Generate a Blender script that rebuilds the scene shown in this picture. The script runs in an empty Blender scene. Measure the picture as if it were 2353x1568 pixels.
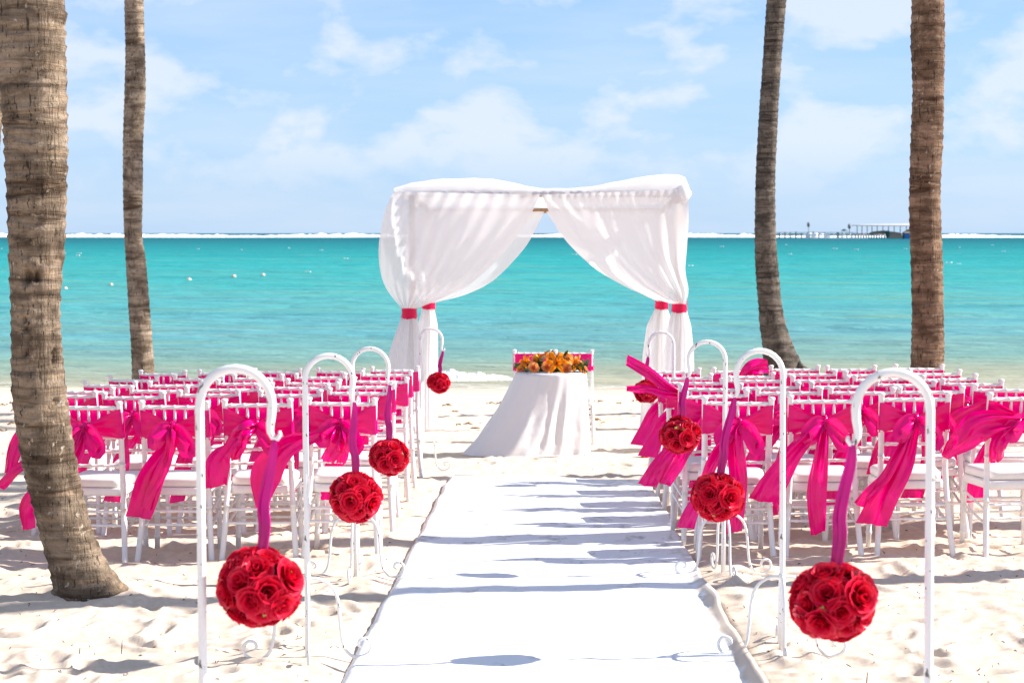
import bpy, math, random
import numpy as np
from mathutils import Vector, Matrix, Quaternion, Euler

# ------------------------------------------------------------------ camera, sky, sun, exposure
scene = bpy.context.scene
C = scene.collection
CAM = Vector((0.0, 0.0, 1.55))
YAW, PITCH = math.radians(0.95), math.radians(3.12)
cam_d = bpy.data.cameras.new('camera'); cam = bpy.data.objects.new('camera', cam_d); C.objects.link(cam)
cam.location = CAM
cam.rotation_euler = (math.radians(90) - PITCH, 0, YAW)
cam_d.lens = 70; cam_d.sensor_width = 36; cam_d.clip_start = 0.1; cam_d.clip_end = 30000
cam_d.dof.use_dof = True; cam_d.dof.focus_distance = 11.5; cam_d.dof.aperture_fstop = 7.1
scene.camera = cam
CM = Euler(cam.rotation_euler).to_matrix()
F = 70 / 36 * 2352.0

SUN_EL = math.radians(35.0)
sh = Vector((1, 0.17, 0)).normalized()
SUN = Vector((sh.x * math.cos(SUN_EL), sh.y * math.cos(SUN_EL), math.sin(SUN_EL)))
sun_d = bpy.data.lights.new('sun', 'SUN'); sun_d.energy = 5.0; sun_d.angle = math.radians(0.55); sun_d.color = (1.0, 0.955, 0.89)
sun = bpy.data.objects.new('sun', sun_d); C.objects.link(sun); sun.location = (40, 5, 40)
sun.rotation_euler = SUN.to_track_quat('Z', 'Y').to_euler()

def N(nt, t, **kw):
    n = nt.nodes.new(t)
    for k, v in kw.items():
        if hasattr(n, k): setattr(n, k, v)
    return n
def mathn(nt, op, a, b=None, clamp=False):
    n = nt.nodes.new('ShaderNodeMath'); n.operation = op; n.use_clamp = clamp
    for i, v in enumerate((a, b)):
        if v is None: continue
        if isinstance(v, (int, float)): n.inputs[i].default_value = v
        else: nt.links.new(v, n.inputs[i])
    return n.outputs[0]
def ramp(nt, fac, stops, interp='LINEAR'):
    n = nt.nodes.new('ShaderNodeValToRGB'); r = n.color_ramp; r.interpolation = interp
    while len(r.elements) < len(stops): r.elements.new(0.5)
    for e, (p, c) in zip(r.elements, stops):
        e.position = p
        e.color = (c, c, c, 1) if isinstance(c, (int, float)) else (*c[:3], 1)
    nt.links.new(fac, n.inputs[0])
    return n.outputs[0]
def noise(nt, vec, scale=5, detail=4, rough=0.55, dist=0.0):
    n = nt.nodes.new('ShaderNodeTexNoise'); n.inputs['Scale'].default_value = scale
    n.inputs['Detail'].default_value = detail; n.inputs['Roughness'].default_value = rough
    n.inputs['Distortion'].default_value = dist
    if vec is not None: nt.links.new(vec, n.inputs['Vector'])
    return n.outputs['Fac']
def mapping(nt, vec, scale=(1, 1, 1), loc=(0, 0, 0)):
    n = nt.nodes.new('ShaderNodeMapping'); n.inputs['Scale'].default_value = scale; n.inputs['Location'].default_value = loc
    nt.links.new(vec, n.inputs['Vector']); return n.outputs[0]
def mix(nt, fac, a, b, mode='MIX'):
    n = nt.nodes.new('ShaderNodeMix'); n.data_type = 'RGBA'; n.blend_type = mode
    for idx, v in ((0, fac), (6, a), (7, b)):
        if isinstance(v, (int, float)): n.inputs[idx].default_value = v
        elif isinstance(v, (tuple, list)): n.inputs[idx].default_value = (*v[:3], 1)
        else: nt.links.new(v, n.inputs[idx])
    return n.outputs[2]

world = bpy.data.worlds.new('World'); scene.world = world; world.use_nodes = True
wt = world.node_tree; wt.nodes.clear()
sky = N(wt, 'ShaderNodeTexSky'); sky.sky_type = 'NISHITA'; sky.sun_disc = False
sky.sun_elevation = SUN_EL; sky.sun_rotation = math.atan2(SUN.x, SUN.y)
sky.altitude = 0; sky.air_density = 1.0; sky.dust_density = 0.1; sky.ozone_density = 5.0
tc = N(wt, 'ShaderNodeTexCoord')
sepw = N(wt, 'ShaderNodeSeparateXYZ'); wt.links.new(tc.outputs['Generated'], sepw.inputs[0])
# cumulus banks and thin veils: one pattern round the whole horizon
cv = mapping(wt, tc.outputs['Generated'], (1, 1, 1.9), (1.35, 0.6, 0.05))
c1 = noise(wt, cv, 15, 8, 0.56, 0.15)
c2 = noise(wt, mapping(wt, tc.outputs['Generated'], (1, 1, 3.0), (0.2, 3.4, 0.35)), 4.2, 4, 0.5)
cs = mathn(wt, 'ADD', mathn(wt, 'MULTIPLY', c1, 0.68), mathn(wt, 'MULTIPLY', c2, 0.42))
puff = ramp(wt, cs, [(0.51, 0.0), (0.545, 0.40), (0.60, 0.95), (1.0, 1.0)])
lowfade = ramp(wt, sepw.outputs[2], [(0.0, 0.0), (0.012, 0.05), (0.045, 1.0), (1.0, 1.0)])
puff = mathn(wt, 'MULTIPLY', puff, lowfade)
veil = mathn(wt, 'MULTIPLY', ramp(wt, noise(wt, mapping(wt, tc.outputs['Generated'], (1, 1, 6), (5, 1, 3)), 4.5, 5, 0.6), [(0.42, 0.0), (0.72, 1.0)]), 0.35)
cov = mathn(wt, 'MAXIMUM', mathn(wt, 'MULTIPLY', puff, 0.74), veil)
skyc = mix(wt, 1.0, sky.outputs[0], (0.78, 0.87, 1.12), 'MULTIPLY')
veilf = mathn(wt, 'DIVIDE', 0.13, mathn(wt, 'ADD', mathn(wt, 'MAXIMUM', sepw.outputs[2], 0.0), 0.16))
skyc = mix(wt, veilf, skyc, (2.95, 4.25, 6.05))          # thin high veil over the whole sky
skyf = mix(wt, cov, skyc, (5.3, 5.65, 6.05))
bg = N(wt, 'ShaderNodeBackground'); wt.links.new(skyf, bg.inputs[0]); bg.inputs[1].default_value = 0.083
wo = N(wt, 'ShaderNodeOutputWorld'); wt.links.new(bg.outputs[0], wo.inputs[0])

vs = scene.view_settings
vs.view_transform = 'Standard'; vs.look = 'None'; vs.gamma = 1.0; vs.use_curve_mapping = False
vs.exposure = 1.0
scene.render.engine = 'CYCLES'
scene.cycles.max_bounces = 8; scene.cycles.transparent_max_bounces = 12; scene.cycles.diffuse_bounces = 4

# ------------------------------------------------------------------ helpers
def ray(px, py):
    return (CM @ Vector(((px - 1176) / F, (784 - py) / F, -1.0)))
def P(px, py, Y):                     # the point where the sight line meets the plane at distance Y
    d = ray(px, py); return CAM + d * (Y / d.y)
def smooth(a, b, x):
    t = np.clip((np.asarray(x, float) - a) / (b - a), 0, 1); return t * t * (3 - 2 * t)
SEA = -1.10
def zb(X, Y):                         # the beach without its bumps
    X = np.asarray(X, float); Y = np.asarray(Y, float)
    z = np.where(Y < 0, 0.0, -0.0324 * Y)
    z = z + 0.011 * np.clip(X, -6, 6) * (1 - smooth(20, 30, Y)) * smooth(0.9, 2.0, np.abs(X))
    z = z - 0.03 * np.maximum(0, Y - 36)
    return np.maximum(z, -6.0)
def zbf(X, Y): return float(zb(X, Y))

_r = np.random.RandomState(7); _T = _r.rand(256, 256)
def vn(x, y):
    xi = np.floor(x).astype(int); yi = np.floor(y).astype(int); fx = x - xi; fy = y - yi
    fx = fx * fx * fx * (fx * (fx * 6 - 15) + 10); fy = fy * fy * fy * (fy * (fy * 6 - 15) + 10)
    g = lambda a, b: _T[a % 256, b % 256]
    return (g(xi, yi) * (1 - fx) + g(xi + 1, yi) * fx) * (1 - fy) + (g(xi, yi + 1) * (1 - fx) + g(xi + 1, yi + 1) * fx) * fy
def fbm(x, y, o=4, g=0.5):
    s = 0; a = 1; t = 0
    for i in range(o):
        s = s + a * (vn(x * 2 ** i + 17.3 * i, y * 2 ** i + 9.1 * i) - 0.5); t += a; a *= g
    return s / t * 2

def mesh(name, verts, faces, mat=None, smooth_sh=True):
    m = bpy.data.meshes.new(name); m.from_pydata([tuple(v) for v in verts], [], faces)
    if smooth_sh: m.polygons.foreach_set('use_smooth', [True] * len(m.polygons))
    if mat: m.materials.append(mat)
    m.update(); return m
def grid_mesh(name, V, mat=None, smooth_sh=True):      # V: array rows x cols x 3
    r, c = V.shape[:2]; m = bpy.data.meshes.new(name)
    m.vertices.add(r * c); m.vertices.foreach_set('co', V.reshape(-1).astype(np.float32))
    i = np.arange(r * c).reshape(r, c)
    q = np.stack([i[:-1, :-1], i[:-1, 1:], i[1:, 1:], i[1:, :-1]], -1).reshape(-1)
    n = (r - 1) * (c - 1); m.loops.add(n * 4); m.loops.foreach_set('vertex_index', q.astype(np.int32))
    m.polygons.add(n); m.polygons.foreach_set('loop_start', np.arange(0, n * 4, 4, dtype=np.int32))
    m.polygons.foreach_set('loop_total', np.full(n, 4, dtype=np.int32))
    if smooth_sh: m.polygons.foreach_set('use_smooth', np.ones(n, dtype=bool))
    if mat: m.materials.append(mat)
    m.update(calc_edges=True); m.validate(); return m
def ob(name, me, parent=None, loc=None, rot=None, scale=None):
    o = bpy.data.objects.new(name, me); C.objects.link(o)
    if parent: o.parent = parent
    if loc is not None: o.location = loc
    if rot is not None: o.rotation_euler = rot
    if scale is not None: o.scale = scale if hasattr(scale, '__len__') else (scale,) * 3
    return o
def tag(o, label, cat, group=None, kind=None):
    if label: o['label'] = label
    if cat: o['category'] = cat
    if group: o['group'] = group
    if kind: o['kind'] = kind
    return o
def thing(name, label, cat, loc=(0, 0, 0), rz=0, group=None):
    o = ob(name, None, None, loc, (0, 0, rz)); o.empty_display_size = 0.1
    return tag(o, label, cat, group)

class MB:
    def __init__(s): s.v = []; s.f = []
    def add(s, v, f):
        b = len(s.v); s.v += [tuple(x) for x in v]; s.f += [tuple(i + b for i in q) for q in f]; return s
    def tube(s, pts, rad, n=8, cap=True):
        pts = [Vector(p) for p in pts]
        if not hasattr(rad, '__len__'): rad = [rad] * len(pts)
        v = []; t0 = (pts[1] - pts[0]).normalized()
        ref = Vector((0, 0, 1)) if abs(t0.z) < 0.9 else Vector((1, 0, 0))
        nrm = t0.cross(ref).normalized()
        for i, p in enumerate(pts):
            a = pts[max(0, i - 1)]; b = pts[min(len(pts) - 1, i + 1)]; t = (b - a).normalized()
            nrm = (nrm - t * nrm.dot(t))
            nrm = nrm.normalized() if nrm.length > 1e-6 else t.orthogonal().normalized()
            bi = t.cross(nrm)
            for k in range(n):
                an = 2 * math.pi * k / n
                v.append(p + (nrm * math.cos(an) + bi * math.sin(an)) * rad[i])
        f = [(i * n + k, i * n + (k + 1) % n, (i + 1) * n + (k + 1) % n, (i + 1) * n + k) for i in range(len(pts) - 1) for k in range(n)]
        if cap: f += [tuple(range(n - 1, -1, -1)), tuple((len(pts) - 1) * n + k for k in range(n))]
        return s.add(v, f)
    def box(s, x0, x1, y0, y1, z0, z1):
        v = [(x0, y0, z0), (x1, y0, z0), (x1, y1, z0), (x0, y1, z0), (x0, y0, z1), (x1, y0, z1), (x1, y1, z1), (x0, y1, z1)]
        return s.add(v, [(0, 3, 2, 1), (4, 5, 6, 7), (0, 1, 5, 4), (1, 2, 6, 5), (2, 3, 7, 6), (3, 0, 4, 7)])
    def grid(s, V):
        r, c = len(V), len(V[0])
        return s.add([p for row in V for p in row], [(i * c + j, i * c + j + 1, (i + 1) * c + j + 1, (i + 1) * c + j) for i in range(r - 1) for j in range(c - 1)])
    def mesh(s, name, mat=None, sm=True): return mesh(name, s.v, s.f, mat, sm)

def catmull(pts, n):
    pts = [np.array(p, float) for p in pts]; out = []
    q = [2 * pts[0] - pts[1]] + pts + [2 * pts[-1] - pts[-2]]
    m = len(pts) - 1
    for i in range(n):
        t = i / (n - 1) * m; k = min(int(t), m - 1); u = t - k
        a, b, c, d = q[k:k + 4]
        out.append(0.5 * ((2 * b) + (c - a) * u + (2 * a - 5 * b + 4 * c - d) * u * u + (3 * b - a - 3 * c + d) * u ** 3))
    return out

# ------------------------------------------------------------------ materials
def mat(name):
    m = bpy.data.materials.new(name); m.use_nodes = True; nt = m.node_tree
    b = nt.nodes['Principled BSDF']; return m, nt, b
def setp(b, **k):
    names = {'col': 'Base Color', 'rough': 'Roughness', 'spec': 'Specular IOR Level', 'sheen': 'Sheen Weight', 'aniso': 'Anisotropic', 'coat': 'Coat Weight', 'metal': 'Metallic'}
    for a, v in k.items():
        b.inputs[names[a]].default_value = (*v, 1) if a == 'col' else v
def bump(nt, b, h, strength=0.3, dist=0.01):
    n = nt.nodes.new('ShaderNodeBump'); n.inputs['Strength'].default_value = strength; n.inputs['Distance'].default_value = dist
    nt.links.new(h, n.inputs['Height']); nt.links.new(n.outputs[0], b.inputs['Normal'])
def objco(nt): return nt.nodes.new('ShaderNodeTexCoord').outputs['Object']
def translucent_mix(m, nt, b, colsock, fac, transp=0.0):
    out = nt.nodes['Material Output']
    tr = nt.nodes.new('ShaderNodeBsdfTranslucent')
    if isinstance(colsock, tuple): tr.inputs[0].default_value = (*colsock, 1)
    else: nt.links.new(colsock, tr.inputs[0])
    mx = nt.nodes.new('ShaderNodeMixShader'); mx.inputs[0].default_value = fac
    nt.links.new(b.outputs[0], mx.inputs[1]); nt.links.new(tr.outputs[0], mx.inputs[2]); last = mx.outputs[0]
    if transp:
        tp = nt.nodes.new('ShaderNodeBsdfTransparent'); m2 = nt.nodes.new('ShaderNodeMixShader'); m2.inputs[0].default_value = transp
        nt.links.new(last, m2.inputs[1]); nt.links.new(tp.outputs[0], m2.inputs[2]); last = m2.outputs[0]
    nt.links.new(last, out.inputs[0])

M = {}
# sand
m, nt, b = mat('sand'); M['sand'] = m; co = objco(nt)
fine = noise(nt, co, 420, 3, 0.7); mid = noise(nt, co, 26, 5, 0.65); big = noise(nt, co, 1.3, 4, 0.6)
col = mix(nt, ramp(nt, mid, [(0.35, 0.0), (0.7, 1.0)]), (0.61, 0.49, 0.385), (0.72, 0.61, 0.50))
col = mix(nt, mathn(nt, 'MULTIPLY', ramp(nt, big, [(0.42, 0.0), (0.7, 1.0)]), 0.35), col, (0.55, 0.445, 0.345))
col = mix(nt, ramp(nt, fine, [(0.62, 0.0), (0.75, 0.4)]), col, (0.34, 0.26, 0.19))
sx = nt.nodes.new('ShaderNodeSeparateXYZ'); nt.links.new(co, sx.inputs[0])
wet = mathn(nt, 'ADD', sx.outputs[2], mathn(nt, 'MULTIPLY', noise(nt, mapping(nt, co, (0.25, 1, 1)), 0.7, 3), 0.12))
wetf = ramp(nt, mathn(nt, 'MULTIPLY', mathn(nt, 'ADD', wet, 1.12), 4.0), [(0.0, 1.0), (0.75, 0.0)])
col = mix(nt, wetf, col, (0.42, 0.36, 0.28))
nt.links.new(col, b.inputs['Base Color']); setp(b, rough=0.95, spec=0.15)
bump(nt, b, mathn(nt, 'ADD', mathn(nt, 'MULTIPLY', fine, 0.25), mid), 0.35, 0.012)
# white paint (chairs)
def white_mat(name, c, rough, spots=False, coatv=0.0):
    m, nt, b = mat(name); co = objco(nt)
    n1 = noise(nt, co, 18, 4, 0.6)
    cc = mix(nt, mathn(nt, 'MULTIPLY', ramp(nt, n1, [(0.5, 0.0), (0.75, 1.0)]), 0.35), c, tuple(x * 0.82 for x in c))
    if spots:
        vo = nt.nodes.new('ShaderNodeTexNoise'); vo.inputs['Scale'].default_value = 55; vo.inputs['Detail'].default_value = 2
        nt.links.new(mapping(nt, co, (1, 1, 0.55)), vo.inputs['Vector'])
        cc = mix(nt, ramp(nt, vo.outputs['Fac'], [(0.67, 0.0), (0.69, 1.0)]), cc, (0.13, 0.12, 0.10))
    nt.links.new(cc, b.inputs['Base Color']); setp(b, rough=rough, spec=0.4)
    bump(nt, b, n1, 0.05, 0.002)
    return m
M['chair'] = white_mat('white_resin', (0.80, 0.79, 0.775), 0.38)
M['cushion'] = white_mat('white_vinyl', (0.80, 0.775, 0.73), 0.5)
M['hook'] = white_mat('white_painted_iron', (0.80, 0.79, 0.77), 0.4, True)
# satin
def satin(name, c1, c2, rough=0.3, tfac=0.12):
    m, nt, b = mat(name); co = objco(nt)
    w = noise(nt, mapping(nt, co, (1, 1, 1)), 9, 3, 0.5)
    col = mix(nt, ramp(nt, w, [(0.3, 0.0), (0.7, 1.0)]), c1, c2)
    nt.links.new(col, b.inputs['Base Color']); setp(b, rough=rough, spec=0.24, sheen=0.0, coat=0.22); b.inputs['Coat Roughness'].default_value = 0.14
    b.inputs['Sheen Tint'].default_value = (1, 0.55, 0.85, 1)
    b.inputs['Sheen Roughness'].default_value = 0.35
    weave = noise(nt, mapping(nt, co, (1, 1, 0.25)), 70, 3, 0.6)
    bump(nt, b, weave, 0.12, 0.006)
    translucent_mix(m, nt, b, col, tfac)
    return m
M['satin'] = satin('pink_satin', (0.80, 0.000, 0.165), (0.93, 0.000, 0.255), 0.20, 0.25)
M['ribbon'] = satin('purple_ribbon', (0.42, 0.000, 0.17), (0.68, 0.000, 0.25), 0.30)
M['tie'] = satin('crimson_tie', (0.62, 0.000, 0.055), (0.72, 0.000, 0.08), 0.38)
# roses
def petal_mat(name, deep, edge, tfac=0.15, rough=0.42):
    m, nt, b = mat(name); at = nt.nodes.new('ShaderNodeAttribute'); at.attribute_name = 'edge'
    oi = nt.nodes.new('ShaderNodeObjectInfo')
    c = mix(nt, ramp(nt, at.outputs['Fac'], [(0.40, 0.0), (0.88, 0.2), (1.0, 0.95)]), deep, edge)
    c = mix(nt, mathn(nt, 'MULTIPLY', oi.outputs['Random'], 0.3), c, tuple(x * 0.62 for x in deep))
    nt.links.new(c, b.inputs['Base Color']); setp(b, rough=rough, spec=0.22, sheen=0.0)
    bump(nt, b, noise(nt, objco(nt), 120, 3), 0.15, 0.002)
    translucent_mix(m, nt, b, c, tfac); return m
M['rose'] = petal_mat('red_petal', (0.70, 0.000, 0.028), (0.94, 0.075, 0.16), 0.14, 0.32)  # pale rims: two-tone petals, with the sky's highlights painted into the edge colour
M['peach'] = petal_mat('peach_petal', (0.96, 0.40, 0.12), (0.96, 0.66, 0.38), 0.4)
M['lily'] = petal_mat('orange_petal', (0.98, 0.27, 0.000), (0.98, 0.60, 0.01), 0.45)
def plain(name, c, rough=0.6, var=0.25, scale=30, spec=0.4, tf=0):
    m, nt, b = mat(name); n1 = noise(nt, objco(nt), scale, 4, 0.6)
    c0 = mix(nt, ramp(nt, n1, [(0.3, 0.0), (0.7, 1.0)]), tuple(x * (1 - var) for x in c), c)
    nt.links.new(c0, b.inputs['Base Color']); setp(b, rough=rough, spec=spec); bump(nt, b, n1, 0.15, 0.003)
    if tf: translucent_mix(m, nt, b, c0, tf)
    return m
M['core'] = plain('dark_core', (0.10, 0.004, 0.012), 0.9)
M['leaf'] = plain('green_leaf', (0.05, 0.11, 0.025), 0.4, 0.5, 40, 0.5, 0.15)
M['limeleaf'] = plain('lime_leaf', (0.38, 0.36, 0.06), 0.5, 0.3)
M['frond'] = plain('palm_frond', (0.07, 0.12, 0.03), 0.45, 0.4, 12, 0.5, 0.2)
M['stamen'] = plain('stamen', (0.30, 0.07, 0.02), 0.7)
M['bud'] = plain('yellow_bud', (0.92, 0.52, 0.02), 0.45, 0.25)
M['wood'] = plain('rail_wood', (0.36, 0.20, 0.09), 0.7, 0.4, 25)
M['twig'] = plain('dry_twig', (0.13, 0.08, 0.045), 0.9, 0.5, 60)
M['weed'] = plain('dry_seaweed', (0.30, 0.17, 0.06), 0.9, 0.5, 60)
M['pierwood'] = plain('pier_wood', (0.27, 0.26, 0.25), 0.9, 0.4, 2)
M['pierroof'] = plain('pier_roof', (0.52, 0.51, 0.49), 0.8, 0.2, 1)
M['thatch'] = plain('thatch', (0.34, 0.29, 0.21), 0.95, 0.4, 3)
M['blue'] = plain('blue_paint', (0.03, 0.20, 0.50), 0.6, 0.2, 1)
M['teal'] = plain('dark_green', (0.01, 0.09, 0.09), 0.7, 0.3, 1)
M['whitepaint'] = plain('white_paint', (0.78, 0.78, 0.76), 0.5, 0.1, 1)
M['buoy'] = plain('buoy_cream', (0.78, 0.66, 0.50), 0.5, 0.15, 4)
# sheer cloth
def cloth(name, c, tf, tp, sc=40, bs=0.06, rough=0.75):
    m, nt, b = mat(name); co = objco(nt); n1 = noise(nt, co, sc, 4, 0.6)
    setp(b, col=c, rough=rough, spec=0.25, sheen=0.2); bump(nt, b, n1, bs, 0.01)
    translucent_mix(m, nt, b, c, tf, tp); return m
M['sheer'] = cloth('sheer_voile', (0.86, 0.855, 0.87), 0.5, 0.13)
M['cloth'] = cloth('table_linen', (0.85, 0.84, 0.85), 0.28, 0.0, 14, 0.3, 0.5)
# carpet
m, nt, b = mat('white_carpet'); M['carpet'] = m; co = objco(nt)
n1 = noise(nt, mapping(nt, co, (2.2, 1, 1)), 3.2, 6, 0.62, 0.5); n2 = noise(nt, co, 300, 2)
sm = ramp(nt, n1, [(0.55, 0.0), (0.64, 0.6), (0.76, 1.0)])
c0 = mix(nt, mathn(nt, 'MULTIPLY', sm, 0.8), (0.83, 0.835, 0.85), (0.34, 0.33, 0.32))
sx = nt.nodes.new('ShaderNodeSeparateXYZ'); nt.links.new(co, sx.inputs[0])
hem = mathn(nt, 'ADD', sx.outputs[0], mathn(nt, 'MULTIPLY', mathn(nt, 'SUBTRACT', noise(nt, co, 3.5, 4, 0.6), 0.5), 0.13))
hemf = mathn(nt, 'MULTIPLY', ramp(nt, mathn(nt, 'SUBTRACT', hem, 0.0), [(0.79, 0.0), (0.815, 1.0)]), ramp(nt, mathn(nt, 'MULTIPLY', sx.outputs[1], 0.05), [(0.48, 0.85), (0.60, 0.15)]))
c0 = mix(nt, hemf, c0, (0.56, 0.45, 0.35))                                # beige tint along the pier side hem
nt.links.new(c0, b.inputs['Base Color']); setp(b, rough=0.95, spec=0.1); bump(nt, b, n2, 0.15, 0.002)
# bark
def bark(name, c_dark, c_light, c_line, ring=16, spots=True):
    m, nt, b = mat(name); co = objco(nt)
    rings = noise(nt, mapping(nt, co, (1.6, 1.6, ring)), 1.0, 5, 0.62, 0.6)
    rings2 = noise(nt, mapping(nt, co, (3, 3, ring * 2.6), (3, 1, 2)), 1.0, 4, 0.6, 0.4)
    fib = noise(nt, mapping(nt, co, (75, 75, 7)), 1.0, 4, 0.6)
    blot = noise(nt, mapping(nt, co, (7, 7, 4)), 1.0, 5, 0.65)
    col = mix(nt, ramp(nt, rings, [(0.34, 0.0), (0.62, 1.0)]), c_dark, c_light)
    col = mix(nt, mathn(nt, 'MULTIPLY', ramp(nt, rings2, [(0.55, 0.0), (0.63, 1.0)]), 0.55), col, c_line)
    blot2 = noise(nt, mapping(nt, co, (3.2, 3.2, 6.0), (4, 4, 8)), 1.0, 5, 0.7, 0.8)
    col = mix(nt, mathn(nt, 'MULTIPLY', ramp(nt, blot2, [(0.50, 0.0), (0.60, 1.0)]), 0.55), col, tuple(x * 0.8 for x in c_dark))
    col = mix(nt, mathn(nt, 'MULTIPLY', ramp(nt, blot, [(0.48, 0.0), (0.68, 1.0)]), 0.65), col, tuple(x * 0.7 for x in c_dark))
    crack = ramp(nt, noise(nt, mapping(nt, co, (62, 62, 9), (1, 5, 2)), 1.0, 4, 0.6, 0.4), [(0.33, 1.0), (0.385, 0.0)])
    col = mix(nt, mathn(nt, 'MULTIPLY', crack, 0.7), col, (0.03, 0.02, 0.012))
    if spots:
        vo = nt.nodes.new('ShaderNodeTexVoronoi'); vo.inputs['Scale'].default_value = 1.0; vo.inputs['Randomness'].default_value = 1.0
        nt.links.new(mapping(nt, mix(nt, 0.06, co, noise(nt, co, 30, 3)), (23, 23, 15)), vo.inputs['Vector'])
        keep = ramp(nt, noise(nt, mapping(nt, co, (5, 5, 3), (9, 2, 4)), 1.0, 2), [(0.5, 0.0), (0.58, 1.0)])
        sp = mathn(nt, 'MULTIPLY', ramp(nt, vo.outputs['Distance'], [(0.15, 1.0), (0.2, 0.0)]), keep)
        col = mix(nt, mathn(nt, 'MULTIPLY', sp, 0.75), col, (0.44, 0.38, 0.30))
    nt.links.new(col, b.inputs['Base Color']); setp(b, rough=0.92, spec=0.2)
    h = mathn(nt, 'ADD', mathn(nt, 'MULTIPLY', fib, 0.5), mathn(nt, 'ADD', rings, mathn(nt, 'MULTIPLY', crack, -0.8)))
    bump(nt, b, h, 1.0, 0.035); return m
M['bark_big'] = bark('bark_grey_brown', (0.065, 0.040, 0.024), (0.33, 0.25, 0.178), (0.38, 0.26, 0.16), 15)
M['bark_pale'] = bark('bark_pale', (0.085, 0.055, 0.033), (0.40, 0.315, 0.235), (0.44, 0.33, 0.23), 12)
M['bark_dark'] = bark('bark_dark', (0.035, 0.028, 0.023), (0.19, 0.155, 0.125), (0.25, 0.20, 0.16), 17, False)
M['bark_red'] = bark('bark_reddish', (0.075, 0.038, 0.021), (0.29, 0.185, 0.12), (0.38, 0.26, 0.17), 13)
# sea water
m, nt, b = mat('sea_water'); M['sea'] = m; co = objco(nt)
sx = nt.nodes.new('ShaderNodeSeparateXYZ'); nt.links.new(co, sx.inputs[0])
wob = mathn(nt, 'MULTIPLY', mathn(nt, 'SUBTRACT', noise(nt, mapping(nt, co, (0.02, 0.05, 1)), 1.0, 5, 0.6), 0.5), 0.28)
lg = mathn(nt, 'ADD', mathn(nt, 'LOGARITHM', mathn(nt, 'MAXIMUM', sx.outputs[1], 1.0), 10.0), wob)
t = mathn(nt, 'MULTIPLY', mathn(nt, 'SUBTRACT', lg, 1.5), 0.5)
col = ramp(nt, t, [(0.0, (0.40, 0.37, 0.27)), (0.034, (0.28, 0.31, 0.23)), (0.064, (0.17, 0.305, 0.265)), (0.116, (0.10, 0.30, 0.325)), (0.18, (0.075, 0.315, 0.325)),
                   (0.26, (0.040, 0.315, 0.312)), (0.385, (0.016, 0.285, 0.288)), (0.52, (0.004, 0.205, 0.222)), (0.66, (0.002, 0.125, 0.155)), (0.78, (0.002, 0.10, 0.14))])
st = noise(nt, mapping(nt, co, (0.07, 0.40, 1)), 1.0, 7, 0.66, 0.6)
st2 = noise(nt, mapping(nt, co, (0.16, 0.9, 1), (4, 7, 0)), 1.0, 6, 0.65, 0.5)
nearf = ramp(nt, t, [(0.05, 0.3), (0.12, 1.0), (0.35, 0.6), (0.6, 0.25)])
col = mix(nt, mathn(nt, 'MULTIPLY', ramp(nt, st, [(0.50, 0.0), (0.66, 1.0)]), mathn(nt, 'MULTIPLY', nearf, 0.55)), col, (0.17, 0.30, 0.19))
col = mix(nt, mathn(nt, 'MULTIPLY', ramp(nt, st, [(0.34, 1.0), (0.48, 0.0)]), mathn(nt, 'MULTIPLY', nearf, 0.45)), col, (0.055, 0.17, 0.215))
col = mix(nt, mathn(nt, 'MULTIPLY', ramp(nt, st2, [(0.56, 0.0), (0.70, 1.0)]), mathn(nt, 'MULTIPLY', nearf, 0.55)), col, (0.17, 0.30, 0.33))
nt.links.new(col, b.inputs['Base Color']); setp(b, rough=1.0, spec=0.0); gl = nt.nodes.new('ShaderNodeBsdfGlossy'); gl.inputs['Roughness'].default_value = 0.22; gmx = nt.nodes.new('ShaderNodeMixShader'); gmx.inputs[0].default_value = 0.075
nt.links.new(b.outputs[0], gmx.inputs[1]); nt.links.new(gl.outputs[0], gmx.inputs[2]); nt.links.new(gmx.outputs[0], nt.nodes['Material Output'].inputs[0])
w1 = noise(nt, mapping(nt, co, (0.5, 1.7, 1)), 1.0, 6, 0.62, 0.3)
w2 = noise(nt, mapping(nt, co, (0.05, 0.16, 1)), 1.0, 4, 0.55, 0.3)
bump(nt, b, mathn(nt, 'ADD', w1, mathn(nt, 'MULTIPLY', w2, 5.0)), 0.9, 0.42)
nt.links.new(b.inputs['Normal'].links[0].from_socket, gl.inputs['Normal'])
# foam
m, nt, b = mat('foam'); M['foam'] = m; setp(b, col=(0.85, 0.86, 0.86), rough=0.8)
bump(nt, b, noise(nt, objco(nt), 0.8, 6, 0.7), 0.6, 0.5)
m, nt, b = mat('wash_foam'); M['wash'] = m; setp(b, col=(0.82, 0.80, 0.77), rough=0.5)
tp = nt.nodes.new('ShaderNodeBsdfTransparent'); mx = nt.nodes.new('ShaderNodeMixShader')
fm = ramp(nt, noise(nt, mapping(nt, objco(nt), (0.8, 2.6, 1)), 1.5, 6, 0.7, 0.6), [(0.52, 0.0), (0.64, 0.55)])
nt.links.new(fm, mx.inputs[0]); nt.links.new(tp.outputs[0], mx.inputs[1]); nt.links.new(b.outputs[0], mx.inputs[2]); nt.links.new(mx.outputs[0], nt.nodes['Material Output'].inputs[0])

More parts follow.
